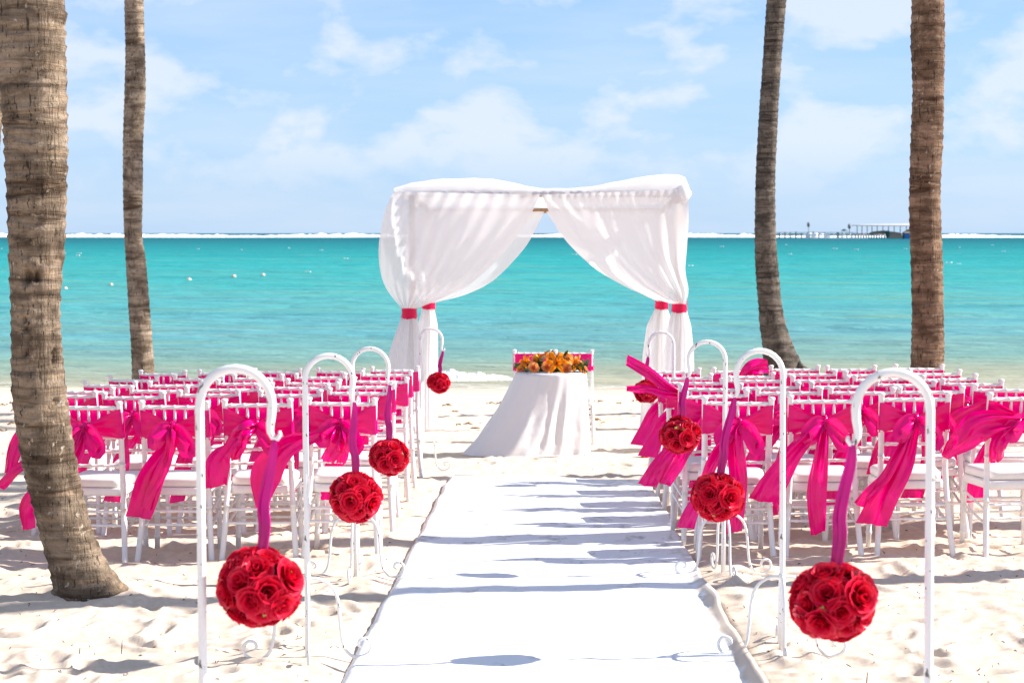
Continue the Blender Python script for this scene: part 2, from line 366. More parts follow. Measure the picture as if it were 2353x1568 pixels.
# ------------------------------------------------------------------ the beach
CX0, CX1, CY0, CY1 = -0.822, 0.862, 3.6, 17.1
def axis_y():
    a = list(np.arange(-40, 4, 2.0)); y = 4.0
    while y < 45: a.append(y); y += max(0.016, 0.0019 * y)
    return np.array(a + list(np.arange(46, 140, 3.0)))
xs = np.concatenate([-np.geomspace(9, 240, 26)[::-1], np.linspace(-8.9, -3.4, 190), np.linspace(-3.38, 3.38, 400), np.linspace(3.4, 8.9, 190), np.geomspace(9, 240, 26)])
ys = axis_y(); X, Y = np.meshgrid(xs, ys)
near = 1 - smooth(9, 20, np.abs(X)); inb = smooth(-2, 3, Y) * (1 - smooth(28, 33, Y)) * near
det = 0.026 * fbm(X * 0.9, Y * 1.1, 3) + 0.017 * fbm(X * 2.1 + 5, Y * 3.3, 4)
rg = 1 - np.abs(fbm(X * 2.6 + 31, Y * 3.6 + 4, 4)); det = det + 0.013 * (rg ** 3 - 0.5) + 0.007 * fbm(X * 8, Y * 10, 4, 0.6)
rg2 = 1 - np.abs(fbm(X * 5.5 + 11, Y * 7 + 40, 3)); det = det + 0.008 * (rg2 ** 4 - 0.4)
rs = np.random.RandomState(3)
for k in range(2300):                                   # footprints and scuffs
    fy = 4.5 + 24 * rs.rand() ** 1.5; fx = rs.uniform(-1, 1) * (2.2 + 0.30 * fy); a = rs.uniform(-0.6, 0.6) + (math.pi / 2 if rs.rand() < 0.3 else 0)
    L, W = rs.uniform(0.07, 0.14), rs.uniform(0.03, 0.055); dep = rs.uniform(0.008, 0.032)
    i0, i1 = np.searchsorted(ys, (fy - 0.36, fy + 0.36)); j0, j1 = np.searchsorted(xs, (fx - 0.36, fx + 0.36))
    if i1 <= i0 or j1 <= j0: continue
    dx = X[i0:i1, j0:j1] - fx; dy = Y[i0:i1, j0:j1] - fy
    u = (dx * math.sin(a) + dy * math.cos(a)) / L; v = (dx * math.cos(a) - dy * math.sin(a)) / W; r2 = u * u + v * v
    det[i0:i1, j0:j1] += dep * (-np.exp(-r2 * 0.9) + 0.55 * np.exp(-((np.sqrt(r2) - 1.75) ** 2) * 3.0))
inc = smooth(CX0 - 0.14, CX0 + 0.02, X) * (1 - smooth(CX1 - 0.02, CX1 + 0.16, X)) * smooth(CY0 - 0.3, CY0, Y) * (1 - smooth(CY1 - 0.1, CY1 + 0.15, Y))
side = smooth(CX1 - 0.02, CX1 + 0.03, X) * (1 - smooth(CX1 + 0.10, CX1 + 0.45, X)) * (1 - smooth(9.6, 11.6, Y))
det = 0.9 * det * inb * (1 - inc) - 0.014 * inc + 0.030 * side + 0.06 * np.exp(-((X + 2.30) ** 2 + (Y - 10.35) ** 2) / 0.22)
Z = zb(X, Y) + det + 0.10 * fbm(X * 0.05, Y * 0.05, 3) * smooth(9, 30, np.abs(X))
sand = ob('sand_beach', grid_mesh('sand_beach', np.stack([X, Y, Z], -1), M['sand'])); sand['kind'] = 'structure'
_grid = (xs, ys, Z)
def zs(x, y):                                           # height of the bumpy sand
    j = min(max(np.searchsorted(xs, x) - 1, 0), len(xs) - 2); i = min(max(np.searchsorted(ys, y) - 1, 0), len(ys) - 2)
    u = (x - xs[j]) / (xs[j + 1] - xs[j]); v = (y - ys[i]) / (ys[i + 1] - ys[i])
    return float((Z[i, j] * (1 - u) + Z[i, j + 1] * u) * (1 - v) + (Z[i + 1, j] * (1 - u) + Z[i + 1, j + 1] * u) * v)

# ------------------------------------------------------------------ the sea
r = np.geomspace(30, 9000, 820); tt = np.linspace(-1, 1, 420); tt = np.sign(tt) * np.abs(tt) ** 1.5
SY, ST = np.meshgrid(r, tt, indexing='ij'); SX = ST * (SY * 0.9 + 160)
amp = smooth(33, 48, SY) * (1 - smooth(160, 500, SY))
wz = 0.05 * np.sin(SY * 1.35 + 2.2 * fbm(SX * 0.05, SY * 0.05, 3) + 0.10 * SX) * (0.5 + fbm(SX * 0.11, SY * 0.2, 3)) + 0.045 * np.sin(SY * 0.62 - 0.08 * SX + 3 * fbm(SX * 0.03 + 9, SY * 0.04, 2)) + 0.06 * fbm(SX * 0.45, SY * 1.0, 3)
far = smooth(400, 1100, SY) * 0.25 * fbm(SX * 0.01, SY * 0.02, 3)
sea = ob('sea', grid_mesh('sea', np.stack([SX, SY, SEA + wz * amp + far], -1), M['sea'])); sea['kind'] = 'structure'

# reef surf: lumpy breaking crests along the horizon
rs = np.random.RandomState(11)
def surf_line(name, x0, x1, y0, dep, h, seed, label, nx=700, thr=-0.35):
    xx = np.linspace(x0, x1, nx); uu = np.linspace(0, 1, 9)
    U, XX = np.meshgrid(uu, xx, indexing='ij')
    env = smooth(thr, thr + 0.7, fbm(XX * 0.006 + seed, XX * 0 + 3, 2)); ragged = 0.35 + 1.0 * np.abs(fbm(XX * 0.12 + seed, U * 2 + seed, 4)) + 0.5 * np.abs(fbm(XX * 0.5 + seed, U * 3, 2))
    zz = SEA - 0.3 + (0.45 + h * env * ragged) * np.sin(np.pi * np.clip(U, 0.001, 0.999)) ** 0.7
    yy = y0 + dep * (U - 0.5) + 40 * fbm(XX * 0.004 + seed, XX * 0, 2)
    o = ob(name, grid_mesh(name, np.stack([XX, yy, zz], -1), M['foam'])); tag(o, label, 'surf', None, 'stuff')
surf_line('reef_surf', -700, 700, 1260, 30, 2.0, 2.0, 'long white line of surf breaking on the reef along the horizon', 1500, -0.85)
surf_line('reef_surf', -700, 700, 1150, 14, 1.0, 8.0, 'low broken foam in front of the surf on the reef', 700, 0.05)
# small whitecaps
mb = MB(); rr = random.Random(5)
for k in range(50):
    y = 34 + 330 * rr.random() ** 0.8 + 60; x = rr.uniform(-0.3, 0.3) * y; w = rr.uniform(0.15, 0.5) * (0.6 + y / 260)
    pts = [(x + w * (i / 6 - 0.5), y + 0.1 * math.sin(i), SEA + 0.08 + 0.03 * rr.random()) for i in range(7)]
    mb.tube(pts, [0.02] + [rr.uniform(0.02, 0.045) * (0.6 + y / 300) for _ in range(5)] + [0.02], 6)
o = ob('whitecaps', mb.mesh('whitecaps', M['foam'])); tag(o, 'scattered small whitecaps on the turquoise lagoon', 'whitecaps', None, 'stuff')
# shore break: tumbling foam where the water meets the sand
def shore_foam(x0, x1, y0, h, seed, n=160):
    xx = np.linspace(x0, x1, n); uu = np.linspace(0, 1, 14); U, XX = np.meshgrid(uu, xx, indexing='ij')
    t = (XX - x0) / (x1 - x0); e = np.sin(np.pi * np.clip(t, 0.001, 0.999)) ** 0.6
    zz = SEA - 0.03 + (0.03 + h * e * (0.45 + 0.9 * np.abs(fbm(XX * 4 + seed, U * 5, 4)))) * np.sin(np.pi * np.clip(U, 0.001, 0.999))
    yy = y0 + (U - 0.5) * (0.5 + 0.5 * e) + 0.25 * fbm(XX * 0.8 + seed, U * 0 + 2, 3)
    return np.stack([XX, yy, zz], -1)
for k, (x0, x1, y0, h, lab) in enumerate([(-3.0, -0.55, 36.0, 0.20, 'white shore break tumbling beside the altar table')]):
    o = ob('shore_break', grid_mesh('shore_break', shore_foam(x0, x1, y0, h, 3.3 * k), M['foam'])); tag(o, lab, 'wave', None, 'stuff')
xx = np.linspace(-40, 40, 500); uu = np.linspace(0, 1, 24); U, XX = np.meshgrid(uu, xx, indexing='ij')
YY = 32.6 + 0.9 * fbm(XX * 0.25, XX * 0 + 1, 3) * (1 - U) + 2.2 * U
ZZ = np.maximum(zb(XX, YY) + 0.012, SEA + 0.02 + 0.02 * np.sin(np.pi * U)) + 0.012 * np.sin(np.pi * U)
o = ob('swash_foam', grid_mesh('swash_foam', np.stack([XX, YY, ZZ], -1), M['wash'])); tag(o, 'thin lacy foam washing up the wet sand', 'foam', None, 'stuff')

# ------------------------------------------------------------------ aisle carpet
nx, ny = 90, 620
u = np.linspace(0, 1, nx); v = np.linspace(0, 1, ny); V_, U_ = np.meshgrid(v, u, indexing='ij')
KX = CX0 + (CX1 - CX0) * U_; KY = CY0 + (CY1 - CY0) * V_ - 0.35 * U_ * V_ ** 8
KX = KX + 0.012 * fbm(KY * 1.6, KY * 0 + 2, 3) * np.sign(U_ - 0.5) * smooth(0.3, 0.5, np.abs(U_ - 0.5))
rip = 0.021 * fbm(KX * 1.9 + 3, KY * 0.8, 3) + 0.008 * fbm(KX * 4.5 + 3, KY * 2.6, 3) + 0.006 * (1 - np.abs(fbm(KX * 0.8, KY * 5.0 + 3, 3))) ** 2
KZ = -0.0324 * KY + 0.020 + rip
turn = (1 - smooth(10.2, 11.6, KY))                        # the pier side hem is turned up against the sand
edge_r = smooth(0.958, 1.0, U_ + 0.010 * fbm(KY * 2.2, KY * 0 + 7, 4)) * turn
KZ = KZ + 0.050 * edge_r * (0.8 + 0.4 * fbm(KY * 1.2, KY * 0 + 3, 3))
KZ = KZ - 0.022 * smooth(0.02, 0.0, U_) - 0.008 * smooth(0.998, 1.0, V_)
top = np.stack([KX, KY, KZ], -1)
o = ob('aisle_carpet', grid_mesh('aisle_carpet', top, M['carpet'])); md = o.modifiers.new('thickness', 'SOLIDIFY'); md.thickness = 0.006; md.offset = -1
tag(o, 'long white fabric aisle runner laid on the sand towards the altar', 'carpet')
def ck(x, y): return -0.0324 * y + 0.028

# ------------------------------------------------------------------ palms
def frond_mesh(seed):
    rr = random.Random(seed); mb = MB(); L = 2.5
    sp = [(0.0, 0, 0)]
    for i in range(1, 13):
        t = i / 12; sp.append((L * t * (1 - 0.12 * t), 0, 0.75 * t - 1.35 * t * t))
    mb.tube(sp, [0.028 * (1 - 0.85 * i / 12) for i in range(13)], 5)
    for i in range(56):
        t = 0.12 + 0.86 * i / 55; k = t * 12; a = int(k); f = k - a; a2 = min(a + 1, 12)
        p = Vector(sp[a]).lerp(Vector(sp[a2]), f); ln = 0.62 * math.sin(math.pi * (0.15 + 0.8 * t)) + 0.08
        for s in (-1, 1):
            d = Vector((0.55, s * 1.0, -0.35 - 0.25 * rr.random())).normalized() * ln * rr.uniform(0.85, 1.1)
            w = Vector((0.020, 0, 0.004)); q = p + d * 0.5 + Vector((0, 0, 0.03)); e = p + d + Vector((0, 0, -0.10 * ln))
            mb.add([p - w, p + w, q + w, q - w, e], [(0, 1, 2, 3), (3, 2, 4)])
    return mb.mesh('frond', M['frond'])
FR = [frond_mesh(i) for i in range(3)]
def palm(label, path, mt, seed, sides=40, ring=0.07, flare=0.0, holes=(), step=0.016, bow=1.0):
    """path: list of (x, y, z, radius), base first"""
    rr = random.Random(seed); rs = np.random.RandomState(seed)
    L = sum((Vector(path[i + 1][:3]) - Vector(path[i][:3])).length for i in range(len(path) - 1))
    n = int(L / step); cp = np.array(catmull(path, 400)); sl = np.concatenate([[0], np.cumsum(np.linalg.norm(np.diff(cp[:, :3], axis=0), axis=1))]); cp = np.stack([np.interp(np.arange(n) * sl[-1] / (n - 1), sl, cp[:, k]) for k in range(4)], 1)
    base = Vector(path[0][:3]); t = thing('palm_tree', label, 'palm tree', base)
    th = np.linspace(0, 2 * np.pi, sides, endpoint=False); s = np.arange(n) * step
    TH, S = np.meshgrid(th, s)
    wob = 0.02 * np.sin(TH + seed) + 0.016 * np.sin(2 * TH + S * 3 + seed) + 0.035 * fbm(np.cos(TH) * 1.2 + 5 + seed, S * 4 + np.sin(TH) * 1.2, 3)
    ph = (S + wob) / (ring * (1 + 0.0 * S)) + 0.8 * fbm(S * 3 + seed, S * 0, 2); fr = ph - np.floor(ph)
    saw = (fr ** 2.2) * (1 - smooth(0.9, 1.0, fr))
    R = cp[:, 3][:, None] * (1 + bow * (0.085 * saw + 0.07 * fbm(np.cos(TH) * 1.5 + seed, np.sin(TH) * 1.5 + S * 0.9, 3) + 0.02 * fbm(np.cos(TH) * 5, np.sin(TH) * 5 + S * 14, 3)))
    if flare: R = R * (1 + flare * np.exp(-S / 0.22) * (0.55 + 0.45 * np.cos(TH * 5 + seed) * 0.5 + 0.5 * np.maximum(0, np.cos(TH))))
    for (a, hs, wa, wh, dp) in holes:
        da = (TH - a + np.pi) % (2 * np.pi) - np.pi
        R = R - dp * np.exp(-((da / wa) ** 2 + ((S - hs) / wh) ** 2) ** 1.5)
    V = np.stack([cp[:, 0][:, None] + R * np.cos(TH) - base.x, cp[:, 1][:, None] + R * np.sin(TH) - base.y, cp[:, 2][:, None] + 0 * R - base.z], -1)
    V = np.concatenate([V, V[:, :1]], 1)
    ob('trunk', grid_mesh('trunk', V, mt), t)
    top = Vector(cp[-1, :3]) - base
    for i in range(15):
        e = i % 3
        ob('frond', FR[i % 3], t, top, (rr.uniform(-0.2, 0.2), -0.55 + 0.42 * e + rr.uniform(-0.1, 0.1), i * 2.4), rr.uniform(0.85, 1.1))
    return t
def px_path(pts, Y, lean=0.0, top=None, up=None):
    """trunk outline points (x_left, x_right, y) on the plane at distance Y, base first"""
    out = []
    for (xl, xr, y) in pts:
        a, c = P(xl, y, Y), P(xr, y, Y); out.append(((a.x + c.x) / 2, Y, a.z, (c.x - a.x) / 2))
    if up:
        x, _, z, rad = out[-1]
        for (dx, dz, rr_) in up: out.append((x + dx, Y + lean * dz, z + dz, rr_))
    return out
Yp = 10.25
bz = P(200, 1378, Yp)
pp = px_path([(134, 316, 1398), (132, 272, 1345), (112, 232, 1280), (86, 200, 1190), (58, 176, 1080), (40, 158, 970), (31, 147, 880), (30, 138, 780), (28, 136, 690), (24, 146, 560), (20, 150, 440), (14, 152, 320), (5, 150, 200), (-4, 147, 80), (-8, 146, 0)], Yp, 0, None, [(-0.05, 0.6, 0.15), (-0.2, 2.2, 0.14), (-0.35, 4.6, 0.12)])
palm('thick grey-brown palm trunk leaning out of the sand beside the rear chairs', pp, M['bark_big'], 3, 64, 0.075, 0.28,
     [(-1.72, 1.77, 0.20, 0.034, 0.08), (-1.28, 1.775, 0.12, 0.026, 0.07), (-1.85, 1.55, 0.10, 0.02, 0.04), (-1.80, 1.50, 0.12, 0.016, 0.04), (-0.75, 2.42, 0.05, 0.03, 0.03), (-0.5, 1.35, 0.16, 0.05, 0.04), (-0.6, 1.13, 0.2, 0.02, 0.03)], 0.012)
Yp = 26.5
pp = px_path([(300, 372, 945), (304, 356, 865), (302, 350, 800), (296, 343, 700), (290, 335, 600), (286, 326, 535), (283, 327, 430), (283, 328, 330), (286, 334, 220), (289, 333, 120), (286, 329, 0)], Yp, 0, None, [(0.02, 1.0, 0.125), (0.05, 3.2, 0.11)])
palm('slender pale palm trunk standing behind the chairs of the leaning palm side', pp, M['bark_pale'], 8, 40, 0.09, 0.25, (), 0.02)
pp = px_path([(1752, 1880, 960), (1754, 1862, 880), (1752, 1840, 835), (1752, 1822, 795), (1746, 1806, 750), (1742, 1794, 690), (1736, 1788, 620), (1734, 1782, 540), (1735, 1780, 420), (1742, 1786, 280), (1752, 1795, 140), (1762, 1806, 0)], Yp + 0.2, 0, None, [(0.1, 1.0, 0.12), (0.4, 3.4, 0.10)])
pd = palm('dark ringed palm trunk on a knot of exposed roots near the water', pp, M['bark_dark'], 15, 40, 0.11, 0.2, (), 0.02)
rr = random.Random(4); b0 = Vector(pp[0][:3])                                        # exposed roots
for k in range(16):
    a = rr.uniform(-0.5, 1.3) if k < 9 else rr.uniform(0, 6.28); z0 = 0.62 * rr.random() + 0.2; l = rr.uniform(0.4, 0.95)
    c = Vector((0.02, 0, z0)); d = Vector((math.cos(a), -abs(math.sin(a)) * 0.8, 0))
    pts = [c + d * 0.16, c + d * (0.2 + 0.3 * l) + Vector((0, 0, -0.10)), c + d * (0.2 + 0.65 * l) + Vector((0, 0, -0.22 - 0.2 * rr.random())), Vector((0.02, 0, 0)) + d * (0.25 + l) + Vector((0, 0, -0.05))]
    mb = MB(); mb.tube([tuple(q) for q in catmull(pts, 9)], [0.045, 0.042, 0.038, 0.034, 0.03, 0.026, 0.022, 0.018, 0.012], 6)
    ob('root', mb.mesh('root', M['bark_dark']), pd)
Yp = 17.8
pp = px_path([(2086, 2180, 1085), (2090, 2172, 960), (2094, 2168, 840), (2096, 2166, 720), (2093, 2164, 600), (2090, 2160, 520), (2090, 2158, 430), (2093, 2164, 320), (2097, 2166, 200), (2094, 2168, 90), (2097, 2168, 0)], Yp, 0, None, [(0.0, 0.9, 0.135), (0.05, 2.9, 0.125)])
palm('upright reddish-brown palm trunk rising among the pier side chairs', pp, M['bark_red'], 21, 44, 0.085, 0.15, (), 0.018)
Yp = 13.0
pp = px_path([(-190, -100, 1225), (-150, -70, 1000), (-110, -34, 700), (-84, -8, 420), (-70, 6, 200), (-62, 7, 60), (-60, 4, 0)], Yp, 0, None, [(0.1, 1.0, 0.12), (0.2, 3.4, 0.11)])
palm('palm trunk of which only a sliver shows behind the thick leaning palm', pp, M['bark_big'], 33, 32, 0.08, 0.2, (), 0.025)
for k, (x, y, h, rad) in enumerate([(6.2, 11.45, 13.2, 0.12), (7.0, 13.85, 14.0, 0.17)]):
    z = zbf(x, y); pa = [(x + 0.25 * (t ** 2), y, z - 0.05 + h * t, rad * (1.25 - 0.45 * t if t < 0.4 else 1.07 - 0.2 * (t - 0.4))) for t in (0, 0.05, 0.15, 0.3, 0.5, 0.75, 1)]
    palm(('slim' if k == 0 else 'stout') + ' palm beyond the outer end of the pier side rows, shading the aisle', pa, M['bark_red'], 40 + k, 28, 0.09, 0.2, (), 0.03)

# ------------------------------------------------------------------ chairs
def rings_tube(p0, p1, r, bands, n=8, r0=None, r1=None, bend=None):
    p0, p1 = Vector(p0), Vector(p1); pts = []; rad = []
    ts = sorted(set([0, 1] + [round(min(max(t + d, 0), 1), 4) for t in bands for d in (-0.022, -0.012, 0.012, 0.022)]))
    for t in ts:
        pts.append(p0.lerp(p1, t)); near_b = any(abs(t - q) < 0.015 for q in bands)
        rad.append(r * (1.22 if near_b else 1.0))
    return MB().tube(pts, rad, n)
HT = 0.905
def post_pts(s):
    raw = [(s * 0.226, -0.292, -0.02), (s * 0.207, -0.240, 0.20), (s * 0.192, -0.205, 0.44), (s * 0.189, -0.210, 0.60), (s * 0.192, -0.235, 0.78), (s * 0.196, -0.262, HT - 0.012)]
    return [Vector(q) for q in catmull(raw, 25)]
def post_mesh(s):
    pts = post_pts(s); out = []; rad = []
    for i, p in enumerate(pts):
        r = 0.0175 if i > 0 else 0.0165
        if i in (7, 13, 17): 
            out += [p - Vector((0, 0, .006)), p - Vector((0, 0, .004)), p + Vector((0, 0, .004)), p + Vector((0, 0, .006))]; rad += [r, r * 1.18, r * 1.18, r]
        else: out.append(p); rad.append(r)
    e = pts[-1]; out += [e + Vector((0, -.0005, .001)), e + Vector((0, -.001, .004)), e + Vector((0, -.002, .014)), e + Vector((0, -.002, .019)), e + Vector((0, -.002, .021))]
    rad += [0.0175, 0.022, 0.022, 0.016, 0.004]
    return MB().tube(out, rad, 9).mesh('back_post', M['chair'])
def rounded_slab(w0, w1, d, z0, z1, cr, bev, name, mt, crown=0.0):
    # plan: trapezoid with rounded corners; back width w0 at y=-d/2, front w1 at y=d/2
    def ring(off, z):
        out = []
        for (sx_, sy_, a0) in ((1, 1, 0), (-1, 1, 90), (-1, -1, 180), (1, -1, 270)):
            hw = (w1 if sy_ > 0 else w0) / 2 - cr; cx, cy = sx_ * hw, sy_ * (d / 2 - cr)
            for k in range(5):
                a = math.radians(a0 + 22.5 * k); out.append((cx + (cr + off) * math.cos(a), cy + (cr + off) * math.sin(a), z))
        return out
    rings = [ring(-bev, z0), ring(0, z0 + bev), ring(0, z1 - bev), ring(-bev * 0.5, z1 - bev * 0.2), ring(-bev * 2.2, z1 + crown * 0.6)]
    n = 20; v = [p for r_ in rings for p in r_]
    f = [(i * n + k, i * n + (k + 1) % n, (i + 1) * n + (k + 1) % n, (i + 1) * n + k) for i in range(len(rings) - 1) for k in range(n)]
    v.append((0, 0, z1 + crown)); c = len(v) - 1; f += [((len(rings) - 1) * n + k, (len(rings) - 1) * n + (k + 1) % n, c) for k in range(n)]
    f.append(tuple(range(n - 1, -1, -1)))
    return mesh(name, v, f, mt)
def bar(p0, p1, r, nb, name='stretcher'):
    return rings_tube(p0, p1, r, [(k + 0.5) / nb for k in range(nb)], 7).mesh(name, M['chair'])
CH = []
def post_at(z, s):
    pts = post_pts(s)
    for a, c in zip(pts[:-1], pts[1:]):
        if a.z <= z <= c.z: return a.lerp(c, (z - a.z) / (c.z - a.z))
    return pts[-1]
for s in (-1, 1): CH.append(('back_post', post_mesh(s)))
for s in (-1, 1): CH.append(('leg', rings_tube((s * 0.198, 0.195, -0.02), (s * 0.188, 0.178, 0.40), 0.0165, [0.25, 0.52, 0.78], 9).mesh('leg', M['chair'])))
CH.append(('top_rail', bar(post_at(0.872, -1), post_at(0.872, 1), 0.0115, 5, 'top_rail')))
for z in (0.705, 0.625, 0.545): CH.append(('crossbar', bar(post_at(z, -1), post_at(z, 1), 0.0085, 5, 'crossbar')))
for k in range(5):
    x = (k - 2) * 0.062; a = post_at(0.866, 1); c = post_at(0.710, 1)
    CH.append(('spindle', MB().tube([(x, a.y, a.z), (x, a.y * .75 + c.y * .25, a.z - 0.035), (x, a.y * .7 + c.y * .3, a.z - 0.048), (x, a.y * .68 + c.y * .32, a.z - 0.052), (x, (a.y + c.y) / 2, (a.z + c.z) / 2), (x, c.y, c.z)], [0.0062, 0.0085, 0.0085, 0.0105, 0.0075, 0.0062], 7).mesh('spindle', M['chair'])))
CH.append(('seat', rounded_slab(0.385, 0.41, 0.40, 0.375, 0.42, 0.05, 0.008, 'seat', M['chair'])))
CH.append(('cushion', rounded_slab(0.352, 0.395, 0.39, 0.422, 0.468, 0.055, 0.010, 'cushion', M['cushion'], 0.012)))
for z in (0.29, 0.215):
    CH.append(('stretcher', bar(post_at(z, -1), post_at(z, 1), 0.008, 4)))
    CH.append(('stretcher', bar((-0.193, 0.187, z - 0.02), (0.193, 0.187, z - 0.02), 0.008, 4)))
    for s in (-1, 1): CH.append(('stretcher', bar(post_at(z - 0.03, s), (s * 0.194, 0.19, z + 0.035), 0.008, 4)))

ZS = 1.075                                      # these chairs are a little taller than the drawn one
def chair(x, y, z, rz, label, group):
    t = thing('bamboo_style_chair', label, 'chair', (x, y, z), rz, group); t.scale = (1, 1, ZS)
    for nm, me in CH: ob(nm, me, t)
    return t

# ------------------------------------------------------------------ sashes
KN = Vector((0.0, -0.300, 0.765))               # where the knot sits, in chair coordinates
def ribbon(path, widths, twist=None, fold=0.012, nv=26, nu=7, seed=0, cut=0.0, nref=Vector((0, -1, 0))):
    rr = random.Random(seed); ph = rr.uniform(0, 6); pts = [Vector(q) for q in catmull(path, nv)]
    W = [float(q[0]) for q in catmull([(w,) for w in widths], nv)]
    T = [float(q[0]) for q in catmull([(w,) for w in (twist or [0, 0])], nv)]
    rows = []
    for i, p in enumerate(pts):
        t = (pts[min(i + 1, nv - 1)] - pts[max(i - 1, 0)]).normalized(); v = i / (nv - 1)
        wd = t.cross(nref)
        wd = wd.normalized() if wd.length > 1e-3 else Vector((1, 0, 0))
        wd = Quaternion(t, T[i]) @ wd; nn = t.cross(wd).normalized(); row = []
        for j in range(nu):
            u_ = j / (nu - 1) * 2 - 1
            off = 1.1 * fold * math.sin(u_ * 4.2 + ph + v * 2.5) * (0.55 + 0.45 * math.sin(v * 5 + ph)) + 0.30 * fold * math.sin(u_ * 10 + 5 * v + 2 * ph) + fold * 1.3 * (1 - v) * math.sin(u_ * 7 + ph) + 0.6 * fold * math.sin(v * 11 + ph)
            row.append(p + wd * (u_ * max(W[i], 0.012) / 2) + nn * off + t * (cut * u_ * W[i] * (v ** 6)))
        rows.append(row)
    return MB().grid(rows)
def band_mesh(seed, knot=True):
    rr = random.Random(seed); mb = MB(); nv = 30; nu = 9
    for s in (-1, 1):                              # rear wings gathered into the knot
        rows = []
        for i in range(nv):
            v = i / (nv - 1); e = smooth(0, 1, v); x = s * (0.212 * (1 - v)); hw = (0.084 + rr.uniform(-.001, .001)) * (1 - e) + 0.030 * e
            zc = (0.785 - 0.01 * seed % 0.01) * (1 - e) + KN.z * e; row = []
            for j in range(nu):
                u_ = j / (nu - 1) * 2 - 1; z = zc + hw * u_
                yb = -0.235 - 0.21 * (z - 0.78) - 0.021
                y = yb + (KN.y + 0.012 - yb) * v ** 1.6 - (0.004 + 0.007 * e) * math.sin(u_ * 8 + seed + 2 * s) * (v * (1.15 - v) * 3)
                if i == 0: y = yb + 0.035
                row.append((x, y, z))
            rows.append(row)
        mb.grid(rows)
    rows = []                                      # front face across the backrest
    for i in range(13):
        x = 0.212 * (1 - 2 * i / 12); row = []
        for j in range(6):
            z = 0.701 + 0.168 * j / 5
            row.append((x, -0.235 - 0.21 * (z - 0.78) + (0.022 if 0 < i < 12 else 0.012) + 0.003 * math.sin(i * 1.3 + j * 0.8 + seed), z))
        rows.append(row)
    mb.grid(rows)
    return mb.mesh('band', M['satin'])
def plain_band():                                  # seat facing the guests: smooth front only
    mb = MB()
    for y0 in (0.022, -0.022):
        rows = [[(0.212 * (1 - 2 * i / 12), -0.235 - 0.21 * (z - 0.78) + y0 * (0.4 if i in (0, 12) else 1) + 0.002 * math.sin(i + 9 * j), z) for j, z in enumerate([0.70 + 0.17 * q / 5 for q in range(6)])] for i in range(13)]
        mb.grid(rows)
    return mb.mesh('band', M['satin'])
def knot_mesh(seed):
    rr = random.Random(seed); v = []; f = []; a, c = 12, 9
    for i in range(c):
        th = math.pi * i / (c - 1)
        for k in range(a):
            ph = 2 * math.pi * k / a; r_ = 1 + 0.16 * math.sin(3 * ph + seed) + 0.10 * math.sin(5 * th + 2 * ph)
            v.append((KN.x + 0.030 * r_ * math.sin(th) * math.cos(ph), KN.y - 0.005 + 0.020 * r_ * math.sin(th) * math.sin(ph), KN.z + 0.034 * r_ * math.cos(th)))
    f = [(i * a + k, i * a + (k + 1) % a, (i + 1) * a + (k + 1) % a, (i + 1) * a + k) for i in range(c - 1) for k in range(a)]
    return mesh('knot', v, f, M['satin'])
def loop_mesh(s, drop, size, seed):
    a = KN + Vector((0, -0.01, 0)); L = size
    path = [a, a + Vector((s * L * 0.5, -0.035, 0.02 - drop * 0.3)), a + Vector((s * L, -0.045, -drop)), a + Vector((s * L * 0.95, -0.075, -drop - 0.03)), a + Vector((s * L * 0.45, -0.06, -drop * 0.55 - 0.012)), a + Vector((0, -0.02, -0.005))]
    return ribbon(path, [0.03, 0.07, 0.09, 0.09, 0.06, 0.03], [0.2, 0.3, 0.4, 0.4, 0.3, 0.2], 0.006, 24, 6, seed).mesh('loop', M['satin'])
def tail_mesh(path, widths, twist, seed, fold=0.017, cut=0.2):
    return ribbon(path, widths, twist, fold, 36, 13, seed, cut).mesh('tail', M['satin'])
def rel(pts): return [KN + Vector((0, -0.015, 0)) + Vector(q) for q in pts]

VAR = []
tails = [
    [([(0, 0, 0), (-.05, -.05, -.09), (-.16, -.07, -.28), (-.24, -.06, -.50)], [.03, .07, .14, .16], [0, .2, .5, .3]), ([(0, 0, 0), (-.02, -.05, -.10), (-.09, -.08, -.30), (-.13, -.05, -.46)], [.03, .06, .12, .13], [.1, .6, .3, .9])],
    [([(0, 0, 0), (-.10, -.05, -.04), (-.26, -.08, -.14), (-.36, -.06, -.36)], [.03, .09, .13, .16], [.2, -.4, .3, .8]), ([(0, 0, 0), (-.04, -.04, -.12), (-.06, -.06, -.33), (-.14, -.04, -.52)], [.03, .06, .12, .14], [0, .5, .9, .4])],
    [([(0, 0, 0), (-.01, -.05, -.12), (-.05, -.07, -.34), (-.08, -.05, -.60)], [.03, .07, .12, .13], [0, .4, .2, .5]), ([(0, 0, 0), (-.08, -.05, -.10), (-.20, -.07, -.24), (-.30, -.05, -.44)], [.03, .07, .13, .15], [.2, .1, .6, .4])],
    [([(0, 0, 0), (-.12, -.04, .02), (-.28, -.06, -.04), (-.44, -.05, -.18)], [.03, .09, .12, .13], [.3, .8, .3, -.3]), ([(0, 0, 0), (-.05, -.05, -.12), (-.15, -.06, -.32), (-.20, -.05, -.54)], [.03, .06, .13, .15], [0, .5, .3, .6])],
    [([(0, 0, 0), (-.06, -.05, -.07), (-.19, -.06, -.22), (-.25, -.03, -.44)], [.03, .08, .14, .14], [0, -.3, .4, .7]), ([(0, 0, 0), (.02, -.05, -.10), (.01, -.07, -.28), (-.03, -.05, -.48)], [.03, .06, .11, .13], [0, .3, -.3, .3])],
]
